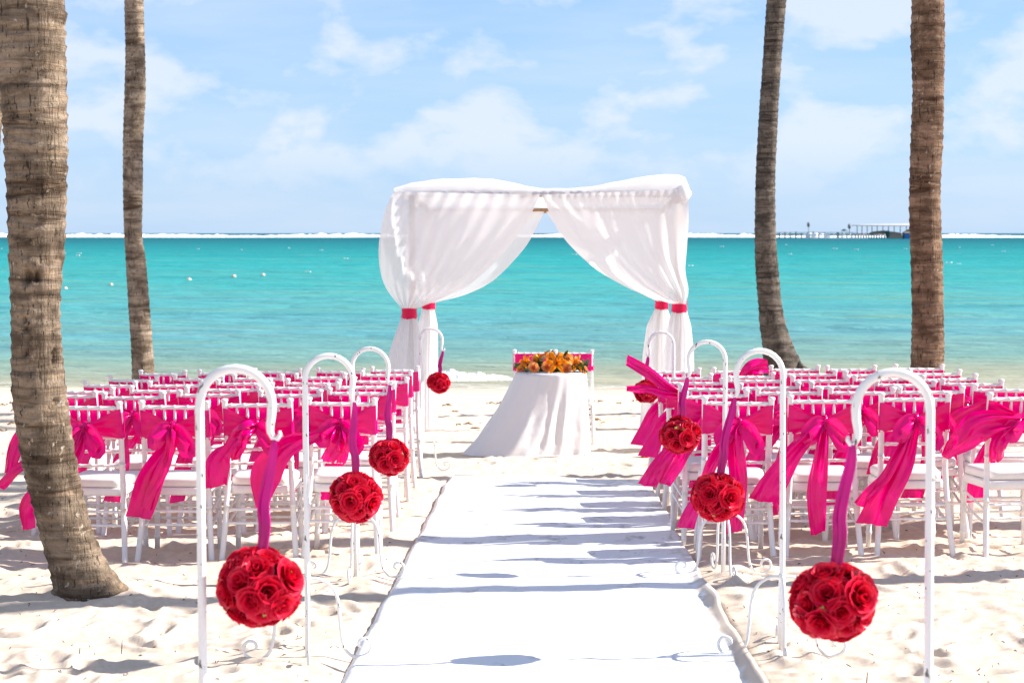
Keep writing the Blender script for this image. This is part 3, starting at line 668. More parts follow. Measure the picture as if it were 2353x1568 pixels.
for i, ts in enumerate(tails):
    parts = [('band', band_mesh(i + 1)), ('knot', knot_mesh(i))]
    for k, s in enumerate((-1, 1)): parts.append(('loop', loop_mesh(s, (0.03, 0.07, 0.0, 0.05, 0.04)[i] + 0.02 * k, (0.08, 0.11, 0.09, 0.07, 0.12)[i], i * 3 + k)))
    for k, (p, w, t) in enumerate(ts): parts.append(('tail', tail_mesh(rel(p), w, t, i * 7 + k)))
    VAR.append(parts)
BANDS = [band_mesh(20 + i) for i in range(3)]; KNOTS = [knot_mesh(30 + i) for i in range(3)]
PLAIN = plain_band()
def sash(x, y, z, rz, label, group, parts):
    t = thing('chair_sash', label, 'sash', (x, y, z), rz, group); t.scale = (1, 1, ZS)
    for nm, me in parts: ob(nm, me, t)
    return t

ORD = ['first', 'second', 'third', 'fourth', 'fifth', 'sixth']
rows_left = [(11.8, [(707, 856), (515, 672), (322, 476), (125, 281)]),
    (13.1, [(758, 893), (595, 733), (417, 554), (247, 386), (77, 215)]),
    (13.95, [(772, 905), (618, 750), (460, 592), (297, 427), (131, 261)]),
    (14.9, [(811, 925), (655, 783), (500, 620), (350, 464), (195, 315)]),
    (16.0, [(830, 943), (688, 800), (545, 658), (402, 515), (259, 372)]),
    (17.2, [(858, 962), (722, 830), (586, 691), (456, 564), (325, 431)])]
rows_right = [(11.7, [(1613, 1771), (1813, 1975), (2024, 2185), (2270, 2430)]),
    (12.6, [(1579, 1716), (1743, 1889), (1907, 2055), (2071, 2219), (2235, 2385)]),
    (13.5, [(1560, 1690), (1704, 1839), (1856, 1990), (2010, 2145), (2163, 2304)]),
    (14.4, [(1533, 1660), (1680, 1805), (1819, 1946), (1966, 2095), (2120, 2245)]),
    (15.4, [(1518, 1636), (1655, 1775), (1799, 1916), (1939, 2060), (2082, 2203)]),
    (16.4, [(1500, 1604), (1639, 1750), (1772, 1883), (1898, 2010), (2052, 2168)])]
# tails seen closely: view points of the ribbon's middle line, widths and twist, and how far each stands off the chair
T_ = {
 ('L', 0, 3): [([(195, 975), (150, 1040), (60, 1065), (-5, 1115)], [15, 55, 45, 25], [0, .3, .9, .4]), ([(195, 975), (172, 1045), (95, 1115), (62, 1165), (62, 1215)], [15, 50, 45, 42, 36], [0, .4, .8, .3, .6])],
 ('L', 0, 2): [([(398, 962), (388, 1020), (345, 1105), (318, 1188)], [16, 36, 66, 70], [0, .3, .15, .35]), ([(396, 962), (392, 1015), (362, 1090), (330, 1165)], [14, 30, 45, 50], [.2, .9, .5, .8])],
 ('L', 0, 1): [([(608, 962), (570, 985), (528, 1022), (503, 1065), (497, 1118)], [14, 38, 44, 66, 60], [0, -.5, .9, .2, .1]), ([(606, 965), (565, 1000), (548, 1030), (540, 1056)], [14, 30, 34, 34], [0, .5, .3, .2])],
 ('L', 0, 0): [([(792, 978), (720, 1000), (655, 1030), (610, 1090), (602, 1165)], [18, 34, 52, 80, 46], [0, .9, .3, .2, .7]), ([(794, 985), (768, 1020), (750, 1058)], [14, 40, 36], [0, .3, .2]), ([(796, 990), (790, 1020), (782, 1060)], [14, 30, 26], [0, .3, .2])],
 ('R', 0, 0): [([(1697, 965), (1686, 1005), (1694, 1100), (1684, 1222)], [18, 38, 46, 44], [0, .4, .15, .3]), ([(1692, 965), (1648, 1040), (1606, 1130), (1574, 1212)], [18, 34, 40, 46], [0, .5, .9, .3])],
 ('R', 0, 1): [([(1888, 965), (1832, 1030), (1785, 1098), (1756, 1150)], [20, 42, 64, 78], [0, .1, .3, .1]), ([(1897, 968), (1888, 1040), (1877, 1130), (1880, 1224)], [18, 36, 50, 40], [0, .3, .15, .4])],
 ('R', 0, 2): [([(2104, 985), (2076, 1060), (2034, 1138), (2002, 1204)], [16, 56, 68, 74], [0, .35, .15, .25]), ([(2098, 990), (2035, 1088), (1972, 1160)], [14, 32, 30], [0, .9, .5])],
 ('R', 0, 3): [([(2330, 945), (2262, 975), (2220, 1005), (2168, 1048)], [20, 70, 70, 18], [0, .4, -.2, .6]), ([(2335, 950), (2300, 1010), (2290, 1060)], [16, 40, 40], [0, .4, .2])],
 ('R', 1, 0): [([(1648, 945), (1575, 1000), (1520, 1060), (1488, 1112)], [14, 30, 38, 46], [0, .5, .3, .2]), ([(1648, 948), (1590, 1015), (1556, 1065), (1528, 1108)], [16, 34, 36, 34], [0, .3, .6, .4])],
 ('R', 5, 1): [([(1695, 885), (1712, 862), (1732, 842), (1768, 841)], [12, 24, 32, 34], [0, .3, .2, .5]), ([(1695, 888), (1670, 905), (1650, 935)], [12, 30, 34], [0, .3, .5])],
 ('R', 3, 0): [([(1596, 905), (1540, 893), (1490, 855), (1440, 826)], [12, 24, 28, 26], [0, .2, .1, .3]), ([(1596, 910), (1540, 905), (1490, 893), (1440, 895)], [12, 18, 20, 18], [0, .7, .3, -.4])],
}
rr = random.Random(2)
for side, rows, sname in (('L', rows_left, 'leaning-palm side'), ('R', rows_right, 'pier side')):
    for ri, (d, cs) in enumerate(rows):
        for ci, (l, r_) in enumerate(cs):
            a, c = P(l, 900, d), P(r_, 900, d); x = (a.x + c.x) / 2; rz = 0.0 if ri == 0 else math.radians(rr.uniform(-7, 7) + (2 if side == 'R' else -1))
            if (side, ri, ci) == ('L', 0, 3): rz = math.radians(-7)
            if (side, ri, ci) == ('R', 0, 3): rz = math.radians(8)
            off = Vector((0, 0.26)); yc = d + 0.26 * math.cos(rz); x = x - 0.26 * math.sin(rz); z = zbf(x, yc) - (0.010 if side == 'L' else 0.004)
            rown = ORD[5 - ri]; seat = ORD[ci]; tilt = (rr.uniform(-.018, .018), rr.uniform(-.018, .018)) if ri else (rr.uniform(-.008, .008), rr.uniform(-.01, .01))
            if ri: yc += rr.uniform(-.04, .04); x += rr.uniform(-.012, .012)
            c_ = chair(x, yc, z, rz, f'white bamboo-style chair {seat} from the aisle in the {rown} row from the altar, {sname}', f'guest chairs on the {sname}')
            c_.rotation_euler = (tilt[0], tilt[1], rz)
            lab = f'pink satin sash on {seat} chair from aisle, {rown} row from altar, {sname}'; grp = f'chair sashes on the {sname}'
            key = (side, ri, ci)
            if key in T_:
                parts = [('band', BANDS[ci % 3]), ('knot', KNOTS[ci % 3])]
                R_ = Matrix.Rotation(-rz, 3, 'Z'); org = Vector((x, yc, z))
                for k, s in enumerate((-1, 1)): parts.append(('loop', loop_mesh(s, 0.05 + 0.04 * k, 0.10, ci * 5 + k)))
                for k, (pt, w, tw) in enumerate(T_[key]):
                    sc = F / d; path = []
                    for i, q in enumerate(pt):
                        f_ = i / (len(pt) - 1); dep = d - 0.045 - 0.07 * math.sin(math.pi * min(f_ * 1.1, 1)) - 0.02 * k
                        pq = R_ @ (P(q[0], q[1], dep) - org); path.append(Vector((pq.x, pq.y, pq.z / ZS)))
                    path[0] = KN + Vector((0, -0.015, 0))
                    parts.append(('tail', tail_mesh(path, [0.9 * q / sc for q in w], tw, ri * 13 + ci * 3 + k)))
                sash(x, yc, z, rz, lab, grp, parts).rotation_euler = (tilt[0], tilt[1], rz)
            else:
                sash(x, yc, z, rz, lab, grp, VAR[2 if (side == 'R' and ci == 0) else rr.randrange(5)]).rotation_euler = (tilt[0], tilt[1], rz)
# two chairs behind the altar table, facing the guests
for k, (l, r_, lab) in enumerate([(1181, 1266, 'under the taller end of the flowers'), (1276, 1360, 'x')]):
    d = 21.4; a, c = P(l, 830, d), P(r_, 830, d); x = (a.x + c.x) / 2; y = d - 0.26; z = zbf(x, y)
    lab = ('leaning-palm side', 'pier side')[k]
    chair(x, y, z, math.pi, f'white bamboo-style chair behind the altar table facing the guests, {lab}', 'chairs behind the altar table')
    sash(x, y, z, math.pi, f'smooth pink sash on the chair behind the altar table, {lab}', 'sashes behind the altar table', [('band', PLAIN)])

# ------------------------------------------------------------------ shepherd hooks and rose balls
def petal_grid(mb, edges, a0, span, r0, r1, h, curl, nu=6, nv=5, wob=0.0, rr=random):
    b = len(mb.v); V = []
    for i in range(nv):
        v = i / (nv - 1); row = []
        wv = 0.45 + 0.55 * math.sin(math.pi * min(v * 0.62 + 0.08, 1)); 
        for j in range(nu):
            u_ = j / (nu - 1) * 2 - 1; a = a0 + u_ * span * wv
            rad = r0 + (r1 - r0) * v ** 0.8 + curl * v ** 4 + wob * math.sin(3 * u_ + a0)
            z = h * (v - 0.10 * (u_ ** 2) * v) - abs(curl) * 0.55 * v ** 6
            row.append((rad * math.cos(a), rad * math.sin(a), z)); edges.append(max(v ** 2, 0) * (0.9 + 0.1 * abs(u_)))
        V.append(row)
    mb.grid(V)
def rose_mesh(seed, mt, R=1.0):
    rr = random.Random(seed); mb = MB(); E = []
    for k in range(3): petal_grid(mb, E, k * 2.1 + rr.random(), 1.25, 0.0, 0.010 + 0.003 * k, 0.046 - 0.001 * k, -0.004, 6, 5, 0.001, rr)
    for k in range(4): petal_grid(mb, E, k * 1.57 + rr.random() * .4, 1.05, 0.006, 0.0195, 0.044, 0.003 + 0.002 * rr.random(), 6, 5, 0.0015, rr)
    for k in range(5): petal_grid(mb, E, k * 1.257 + rr.random() * .4, 0.85, 0.010, 0.028, 0.040, 0.006 + 0.004 * rr.random(), 6, 5, 0.002, rr)
    for k in range(5): petal_grid(mb, E, k * 1.257 + 0.6 + rr.random() * .4, 0.8, 0.012, 0.034, 0.032, 0.009 + 0.005 * rr.random(), 6, 5, 0.003, rr)
    m = mb.mesh('rose', mt); at = m.attributes.new('edge', 'FLOAT', 'POINT'); at.data.foreach_set('value', E); return m
ROSES = [rose_mesh(i, M['rose']) for i in range(4)]
PEACH = [rose_mesh(10 + i, M['peach']) for i in range(2)]
def sphere_mb(r, a=14, c=9, sq=1.0):
    v = []
    for i in range(c):
        th = math.pi * i / (c - 1)
        for k in range(a): ph = 2 * math.pi * k / a; v.append((r * math.sin(th) * math.cos(ph), r * math.sin(th) * math.sin(ph), sq * r * math.cos(th)))
    return MB().add(v, [(i * a + k, i * a + (k + 1) % a, (i + 1) * a + (k + 1) % a, (i + 1) * a + k) for i in range(c - 1) for k in range(a)])
CORE = sphere_mb(0.082).mesh('core', M['core'])
LEAF = ribbon([(0, 0, 0), (0.012, 0, 0.012), (0.028, 0, 0.018), (0.04, 0, 0.016)], [.006, .018, .016, .004], None, 0.001, 6, 3, 1, 0, Vector((0, 0, 1))).mesh('leaf', M['limeleaf'])
def hook(base, apexz, dirx, label, rot=0.0, lean=0.0):
    t = thing('shepherd_hook', label, 'shepherd hook', base, 0, 'shepherd hooks along the aisle'); H = apexz - base.z; R = 0.101
    def q(u_, z, y=0): return Vector((dirx * u_ * math.cos(rot) + lean * z, u_ * math.sin(rot) + y, z))
    pts = [q(0, -0.10), q(0, 0.3), q(0, 0.7), q(0, H - R - 0.03)] + [q(R - R * math.cos(a), H - R + R * math.sin(a)) for a in [math.pi * k / 14 for k in range(15)]]
    pts += [q(2 * R - 0.002, H - R - 0.03), q(2 * R - 0.006, H - R - 0.055), q(2 * R - 0.006, H - R - 0.075), q(2 * R + 0.002, H - R - 0.092), q(2 * R + 0.014, H - R - 0.094), q(2 * R + 0.022, H - R - 0.083), q(2 * R + 0.020, H - R - 0.072)]
    rad = [0.0126] * (len(pts) - 7) + [0.0124, 0.0115, 0.0100, 0.008, 0.007, 0.006, 0.004]
    ob('pole', MB().tube(pts, rad, 12).mesh('pole', M['hook']), t)
    prof = [(0.008, .352), (0.05, .350), (.095, .325), (.125, .275), (.136, .20), (.142, .12), (.155, .055), (.185, .018), (.225, .012), (.262, .030), (.272, .062), (.255, .088), (.226, .086), (.216, .064), (.232, .052)]
    pr = catmull([(a, 0, c) for a, c in prof], 40); lm = MB().tube([tuple(p) for p in pr], [0.0075] * 36 + [0.007, 0.006, 0.005, 0.004], 7).mesh('foot', M['hook'])
    for k in range(4): ob('foot', lm, t, (lean * 0.35, 0, 0.0), (0, 0, 0.06 + rot + k * math.pi / 2))
    ob('collar', MB().tube([(lean * .35, 0, 0.335), (lean * .35, 0, 0.34), (lean * .35, 0, 0.362), (lean * .35, 0, 0.367)], [0.013, 0.0165, 0.0165, 0.013], 12).mesh('collar', M['hook']), t)
    return base + q(2 * R + 0.006, H - R - 0.093)
def rose_ball(c, att, R, seed, label):
    t = thing('rose_ball', label, 'rose ball', c, 0, 'rose balls hung on the hooks'); rr = random.Random(seed); k0 = R / 0.129
    ob('core', CORE, t, (0, 0, 0), None, (k0, k0, k0 * 0.86)); n = 34; q0 = rr.random() * 6
    for i in range(n):
        z = 1 - 2 * (i + 0.5) / n; a = i * 2.39996 + q0; s = math.sqrt(1 - z * z)
        d = Vector((s * math.cos(a) + rr.uniform(-.12, .12), s * math.sin(a) + rr.uniform(-.12, .12), z + rr.uniform(-.12, .12))).normalized()
        o = ob('rose', ROSES[rr.randrange(4)], t, Vector((d.x, d.y, d.z * 0.84)) * 0.078 * k0 * rr.uniform(0.90, 1.10)); o.rotation_mode = 'QUATERNION'
        o.rotation_quaternion = d.to_track_quat('Z', 'Y') @ Quaternion((0, 0, 1), rr.random() * 6); s_ = k0 * rr.uniform(0.92, 1.32); o.scale = (s_, s_, s_)
    for i in range(5):
        z = rr.uniform(-.9, .9); a = rr.random() * 6.28; s = math.sqrt(1 - z * z); d = Vector((s * math.cos(a), s * math.sin(a), z))
        o = ob('leaf', LEAF, t, d * 0.090 * k0); o.rotation_mode = 'QUATERNION'; o.rotation_quaternion = d.to_track_quat('Z', 'Y') @ Quaternion((0, 0, 1), rr.random() * 6)
    a = att - c; top = Vector((0, 0, 0.06 * k0)); w = 0.025
    for s in (-1, 1):
        md_ = (a + top) / 2 + Vector((s * 0.006 - 0.01, -0.006 * s, 0))
        path = [top + Vector((s * 0.004, -0.008 * s, 0)), top.lerp(a, 0.3) + Vector((s * 0.006, -0.007 * s, 0)), md_, a.lerp(top, 0.15) + Vector((s * .004, -0.006 * s, 0)), a + Vector((0, -0.004 * s, 0.006))]
        ob('ribbon', ribbon(path, [w * .8, w, w * .95, w * .8, w * .45], [0.1, 0.25 * s, 0.1, -0.2, 0.3], 0.003, 26, 6, seed + s).mesh('ribbon', M['ribbon']), t)
HK = [('L', (468, 1568), 5.5, 846, 1, (598, 1348), 0.124, 0.0, -0.004), ('L', (708, 1530), 8.4, 817, 1, (817, 1142), 0.118, 0.08, -0.006), ('L', (818, 1334), 10.9, 800, 1, (893, 1048), 0.112, -0.1, -0.015), ('L', (964, 1040), 17.6, 755, 1, (1008, 880), 0.108, 0.1, 0.0),
      ('R', (2134, 1568), 5.4, 855, -1, (1915, 1382), 0.124, 0.0, -0.004), ('R', (1796, 1515), 8.5, 805, -1, (1650, 1140), 0.118, -0.1, -0.004), ('R', (1661, 1324), 11.0, 785, -1, (1563, 1000), 0.118, 0.1, 0.004), ('R', (1546, 1060), 16.2, 763, -1, (1485, 898), 0.108, 0.0, 0.0)]
for i, (sd, bp, Y_, ay, dx, bc, R, rot, lean) in enumerate(HK):
    b = P(bp[0], bp[1], Y_); base = Vector((b.x, Y_, zbf(b.x, Y_))); az = P(bp[0], ay, Y_).z
    o_ = ORD[3 - i % 4]; sn = 'leaning-palm side' if sd == 'L' else 'pier side'
    att = hook(base, az, dx, f'white iron shepherd hook, {o_} from the altar along the aisle, {sn}', rot, lean)
    rose_ball(P(bc[0], bc[1], att.y), att, R, 50 + i, f'red rose ball hanging from the {o_} hook from the altar, {sn}')

p = P(1478, 1051, 19.0); fr_ = ob('fallen_rose', ROSES[1], None, (p.x, 19.0, zs(p.x, 19.0) + 0.012), (1.2, 0.3, 0.5), 1.2)
tag(fr_, 'single red rose fallen on the sand near the altar', 'rose')
# ------------------------------------------------------------------ draped gazebo
YF, YB = 20.2, 23.4
gz = thing('gazebo', 'gazebo draped in white voile on four posts facing the sea', 'gazebo', (0, (YF + YB) / 2, zbf(0, (YF + YB) / 2)))
GO = Vector(gz.location)
def G_(p): return Vector(p) - GO
def gpart(nm, mb, mt, sm=True): return ob(nm, mb.mesh(nm, mt, sm), gz)
PX = 1.37
topz = {YF: P(1240, 446, YF).z, YB: P(1240, 484, YB).z}
for y in (YF, YB):
    for s in (-1, 1):
        z0 = zbf(s * PX, y) - 0.1; gpart('post', MB().tube([G_((s * (PX - 0.02), y + 0.05, z0)), G_((s * (PX - 0.02), y + 0.05, z0 + 1)), G_((s * (PX - 0.02), y + 0.02, topz[y] - 0.005))], 0.035, 10), M['wood'])
    gpart('beam', MB().tube([G_((-PX - 0.03, y, topz[y])), G_((0, y, topz[y])), G_((PX + 0.03, y, topz[y]))], 0.030, 10), M['wood'])
for s in (-1, 1): gpart('beam', MB().tube([G_((s * PX, YF + 0.02, topz[YF] + 0.0)), G_((s * PX, 21.8, (topz[YF] + topz[YB]) / 2)), G_((s * PX, YB + 0.1, topz[YB]))], 0.030, 10), M['wood'])
def edgecurve(pts, Y_, n): return [Vector(p) for p in catmull([P(a, c, Y_) for a, c in pts], n)]
def curtain(Y_, outer, inner, seed, nv=46, nu=90, belly=0.22, pleats=15):
    A = edgecurve(outer, Y_, nv); B = edgecurve(inner, Y_, nv)
    V = np.zeros((nv, nu, 3)); rs = np.random.RandomState(seed); ph = rs.rand() * 6
    for i in range(nv):
        v = i / (nv - 1); wd = abs(B[i].x - A[i].x)
        for j in range(nu):
            u_ = j / (nu - 1); q = A[i].lerp(B[i], u_)
            bel = -belly * math.sin(math.pi * min(max(u_, 0), 1)) ** 0.7 * math.sin(math.pi * min(v * 1.0, 1)) ** 0.8
            pl = (0.006 + 0.011 * v) * math.sin(u_ * pleats * 6.283 * 0.5 + ph + 2.2 * float(fbm(np.array(u_ * 4 + seed), np.array(v * 2.0), 2))) * (0.35 + 0.65 * v) * min(1, wd / 0.25)
            pl *= float(smooth(0.0, 0.14, u_)); pl += 0.008 * math.sin(u_ * 60 + ph * 2) * max(0, 1 - v * 5) + 0.028 * float(fbm(np.array(u_ * 3 + seed), np.array(v * 1.6 + 2), 3)) * math.sin(math.pi * v)
            wrap = -0.06 + 0.02 * float(smooth(0.10, 0.0, u_)) * (1 - 0.6 * v) * math.sin(math.pi * min(1, 0.15 + v))
            V[i, j] = (q.x, q.y + bel + pl + wrap, q.z)
    return V - np.array(GO)
outL = [(906, 440), (886, 482), (871, 560), (874, 622), (890, 665), (924, 708)]
inL = [(1240, 448), (1214, 502), (1166, 570), (1100, 636), (1035, 676), (958, 708)]
outR = [(1580, 434), (1581, 500), (1577, 570), (1573, 620), (1580, 665), (1575, 698)]
inR = [(1244, 448), (1286, 535), (1356, 608), (1436, 658), (1500, 684), (1545, 698)]
outLB = [(956, 484), (940, 520), (929, 570), (934, 625), (950, 665), (972, 695)]
inLB = [(1250, 486), (1231, 525), (1203, 572), (1138, 640), (1075, 674), (998, 695)]
outRB = [(1546, 484), (1552, 520), (1550, 570), (1545, 625), (1540, 665), (1533, 692)]
inRB = [(1254, 486), (1284, 528), (1322, 574), (1392, 632), (1460, 668), (1510, 692)]
for Y_, o_, i_, k in ((YF, outL, inL, 0), (YF, outR, inR, 1), (YB, outLB, inLB, 2), (YB, outRB, inRB, 3)):
    ob('curtain', grid_mesh('curtain', curtain(Y_, o_, i_, 3 + k, belly=(0.20, 0.12, 0.10, 0.08)[k], pleats=(17, 15, 12, 12)[k]), M['sheer']), gz)
# lower skirts, gathered under the ties and spread at the sand
def skirt(cx, Y_, zt, top_w, prof, seed):
    n, a = 36, 64; V = np.zeros((n, a + 1, 3)); zg = zbf(cx, Y_) + 0.01
    for i in range(n):
        v = i / (n - 1); xl, xr = np.interp(v, prof[0], prof[1]), np.interp(v, prof[0], prof[2])
        hw = (xr - xl) / 2; mc = (xl + xr) / 2
        for j in range(a + 1):
            th = 2 * math.pi * j / a; f_ = 1 + (0.08 + 0.16 * v) * math.sin(7 * th + seed + 1.5 * v) * 0.6 + 0.08 * math.sin(13 * th + seed * 2)
            V[i, j] = (cx + mc + hw * f_ * math.cos(th), Y_ + (0.055 + 0.13 * min(1, v * 2)) * f_ * math.sin(th), zt + (zg - zt) * v)
    return V - np.array(GO)
tieL, tieR = P(940, 716, YF), P(1560, 702, YF)
zB = P(985, 700, YB).z
for nm, (cx, Y_, zt, prof, s) in {'a': (tieL.x, YF, tieL.z - 0.04, ([0, .12, .28, .5, 1], [-.07, -.13, -.20, -.23, -.22], [.07, .09, .11, .12, .12]), 1), 'b': (tieR.x, YF, tieR.z - 0.04, ([0, .12, .3, .6, 1], [-.07, -.11, -.15, -.17, -.18], [.07, .11, .13, .13, .11]), 2),
        'c': (-1.37, YB, zB - 0.02, ([0, .15, .4, 1], [-.07, -.12, -.14, -.14], [.06, .10, .10, .09]), 3), 'd': (1.37, YB, zB - 0.02, ([0, .15, .4, 1], [-.06, -.16, -.21, -.22], [.06, .13, .16, .15]), 4)}.items():
    ob('skirt', grid_mesh('skirt', skirt(cx, Y_, zt, 0.14, prof, s), M['sheer']), gz)
    c = Vector((cx, Y_, zt)); rows = []
    for i in range(5):
        z = -0.03 + 0.115 * i / 4; rows.append([G_(c + Vector(((0.078 + 0.004 * math.sin(i * 2 + k)) * math.cos(2 * math.pi * k / 24), (0.066 + 0.003 * math.sin(3 * k + i)) * math.sin(2 * math.pi * k / 24), z + 0.006 * math.sin(k)))) for k in range(25)])
    gpart('tie_band', MB().grid(rows), M['tie'])
# roof cloth: puffed by the wind, rolled over the front beam
ru, rv = 90, 40; V = np.zeros((rv, ru, 3))
prof_px = [(904, 434), (940, 424), (1000, 416), (1070, 411), (1130, 414), (1190, 426), (1240, 436), (1300, 437), (1360, 431), (1420, 420), (1480, 408), (1530, 402), (1560, 403), (1580, 412), (1584, 432)]
pxs = [P(a, c, YF + 0.5) for a, c in prof_px]; fx = [p.x * YF / (YF + 0.5) for p in pxs]; fz = [p.z for p in pxs]
for i in range(rv):
    v = i / (rv - 1)
    for j in range(ru):
        u_ = j / (ru - 1); x = fx[0] + (fx[-1] - fx[0]) * u_; hump = float(np.interp(x, fx, fz)) - topz[YF]
        y = YF - 0.045 + (YB - YF + 0.09) * v ** 1.25; zb_ = topz[YF] + (topz[YB] - topz[YF]) * (y - YF) / (YB - YF)
        e = min(1, v / 0.12); z = zb_ + 0.033 + (hump - 0.02) * (math.sin(math.pi / 2 * e) if v < 0.12 else (1 - 0.75 * smooth(0.12, 1.0, v)))
        z += 0.012 * float(fbm(np.array(u_ * 14), np.array(v * 6), 3)) - (0.05 if v == 0 else 0)
        V[i, j] = (x, y, z)
ob('roof_cloth', grid_mesh('roof_cloth', V - np.array(GO), M['sheer']), gz)
rows = []                                                   # gathered roll along the front beam
for i in range(110):
    u_ = i / 109; x = -1.52 + 3.0 * u_; row = []
    for k in range(13):
        a = 2 * math.pi * k / 12; r_ = 0.034 + 0.006 * math.sin(i * 1.9) * math.cos(a) + 0.010 * float(fbm(np.array(u_ * 40), np.array(math.cos(a) * 1.0), 2)) + 0.055 * math.exp(-((u_ - 0.972) / 0.022) ** 2) - 0.03 * float(smooth(0.985, 1.0, u_))
        row.append(G_((x, YF + r_ * math.cos(a), topz[YF] + 0.005 + r_ * 1.05 * math.sin(a))))
    rows.append(row)
gpart('beam_roll', MB().grid(rows), M['sheer'])

# ------------------------------------------------------------------ altar table, cloth, flowers
TY = 19.66; tc_ = P(1266, 860, TY); TX = tc_.x; TZ = zbf(TX, TY); TOP = P(1266, 858, TY - 0.3).z - TZ
tb = thing('altar_table', 'small round table hidden under the white cloth at the aisle end', 'table', (TX, TY, TZ))
v = MB(); v.tube([(0, 0, TOP - 0.03), (0, 0, TOP - 0.028), (0, 0, TOP - 0.006), (0, 0, TOP - 0.004)], [0.33, 0.338, 0.338, 0.33], 40); ob('tabletop', v.mesh('tabletop', M['wood'], False), tb)
for k in range(4):
    a = math.pi / 4 + k * math.pi / 2; ob('leg', MB().tube([(0.24 * math.cos(a), 0.24 * math.sin(a), -0.02), (0.21 * math.cos(a), 0.21 * math.sin(a), TOP - 0.03)], 0.018, 8).mesh('leg', M['wood']), tb)
nt_, nr_ = 160, 46; V = np.zeros((nr_ + 6, nt_ + 1, 3))
for j in range(nt_ + 1):
    th = 2 * math.pi * j / nt_; cx, sy = math.cos(th), math.sin(th)
    wl = max(0.0, math.cos(th - math.pi * 1.06)); wr = max(0.0, cx)
    for i in range(6):
        q = i / 5; V[i, j] = (0.338 * q * cx, 0.338 * q * sy, TOP + 0.004 - (0.002 if i == 5 else 0))
    for i in range(nr_):
        v_ = (i + 1) / nr_; tw = th + 0.35 * v_ * (0.4 + 0.6 * abs(sy)); fo = 0.9 * (abs(math.sin(4.5 * tw + 0.4)) ** 0.7 * 2 - 1.2) + 0.5 * math.sin(14 * tw + 2 + v_) + 0.35 * math.sin(23 * tw + 1.0)
        r_ = 0.346 + 0.04 * v_ ** 0.7 + 0.50 * (wl ** 1.3) * (0.62 * v_ + 0.38 * v_ ** 2) + 0.026 * fo * v_ ** 0.7 * (1 - 0.3 * wl)
        r_ += 0.04 * v_ ** 1.5 * max(0, -sy) * (1 - wl) - 0.03 * wr * v_
        z = TOP + 0.004 - (TOP - 0.012) * (v_ + 0.03 * math.sin(math.pi * v_)) - 0.004
        gx, gy = TX + r_ * cx, TY + r_ * sy; zg = zbf(gx, gy) - TZ + 0.012
        z = max(z, zg) if v_ > 0.9 else z
        crease = 0.022 * float(fbm(np.array(th * 5 + v_ * 2), np.array(v_ * 3.5), 4)) * v_
        V[6 + i, j] = (r_ * cx + crease, r_ * sy - crease, z)
tcl = ob('tablecloth', grid_mesh('tablecloth', V, M['cloth']), None, (TX, TY, TZ)); tag(tcl, 'white cloth over the altar table, its hem blown out to one side', 'tablecloth')

FY = TY - 0.05; FZ = TZ + TOP + 0.006
fl = thing('flower_arrangement', 'orange lilies and peach roses with dark leaves on the altar table', 'flowers', (TX, FY, FZ))
def fp(px, py, dy=0.0):
    p = P(px, py, FY + dy); return p - Vector((TX, FY, FZ))
rr = random.Random(9)
def leaf_mesh(L, w, seed): return ribbon([(0, 0, 0), (L * .3, 0, L * .12), (L * .7, 0, L * .12), (L, 0, 0)], [w * .3, w, w * .8, w * .05], None, 0.003, 8, 4, seed, 0, Vector((0, 0, 1))).mesh('leaf', M['leaf'])
LV = [leaf_mesh(0.13, 0.05, 1), leaf_mesh(0.10, 0.06, 2), leaf_mesh(0.15, 0.035, 3)]
for k in range(70):
    x = rr.uniform(-0.34, 0.34); hgt = 0.15 * max(0.16, 1 - (x / 0.27) ** 2); z = rr.uniform(0.012, hgt)
    ob('leaf', LV[k % 3], fl, (x, rr.uniform(-0.10, 0.10), z), (rr.uniform(-0.7, 0.7), rr.uniform(-0.9, 0.3), rr.uniform(-2.6, -0.5) if rr.random() < .75 else rr.uniform(0, 3)))
foam = MB(); foam.add(sphere_mb(1, 14, 8).v, sphere_mb(1, 14, 8).f); 
ob('moss_base', mesh('moss_base', [(0.24 * a, 0.09 * b_, 0.05 + 0.055 * c) for a, b_, c in foam.v], foam.f, M['leaf']), fl)
for (px, py, dy, sc_) in ((1196, 850, -.04, .9), (1226, 846, -.16, 1.25), (1255, 845, -.17, 1.25), (1302, 849, -.16, 1.2), (1341, 851, -.06, .95), (1308, 824, 0.0, 1.0), (1233, 826, .03, 1.0), (1287, 820, .03, .9), (1326, 834, -.05, .8)):
    o = ob('rose', PEACH[rr.randrange(2)], fl, fp(px, py, dy) - Vector((0, -0.02, 0.0)), (math.radians(72), 0, rr.uniform(-0.3, 0.3)), sc_)
def lily_mesh(seed):
    rr = random.Random(seed); mb = MB(); E = []
    for k in range(6):
        a = k * math.pi / 3; d = Vector((math.cos(a), math.sin(a), 0)); L = 0.085 if k % 2 else 0.092
        pth = [Vector((0, 0, 0)), d * L * .3 + Vector((0, 0, .035)), d * L * .75 + Vector((0, 0, .045)), d * L * 1.1 + Vector((0, 0, .02))]
        g = ribbon(pth, [.010, .032, .030, .003], None, 0.002, 9, 5, seed + k, 0, Vector((0, 0, 1))); mb.add(g.v, g.f); E += [abs(j / 4 * 2 - 1) * 0.95 for _ in range(9) for j in range(5)]
    m = mb.mesh('lily', M['lily']); at = m.attributes.new('edge', 'FLOAT', 'POINT'); at.data.foreach_set('value', E); return m
LI = [lily_mesh(1), lily_mesh(2)]
ST = MB()
for k in range(6): ST.tube([(0, 0, 0), (.012 * math.cos(k), .012 * math.sin(k), .04), (.028 * math.cos(k), .028 * math.sin(k), .062)], [.0015, .0015, .004], 4)
ST = ST.mesh('stamen', M['stamen'])
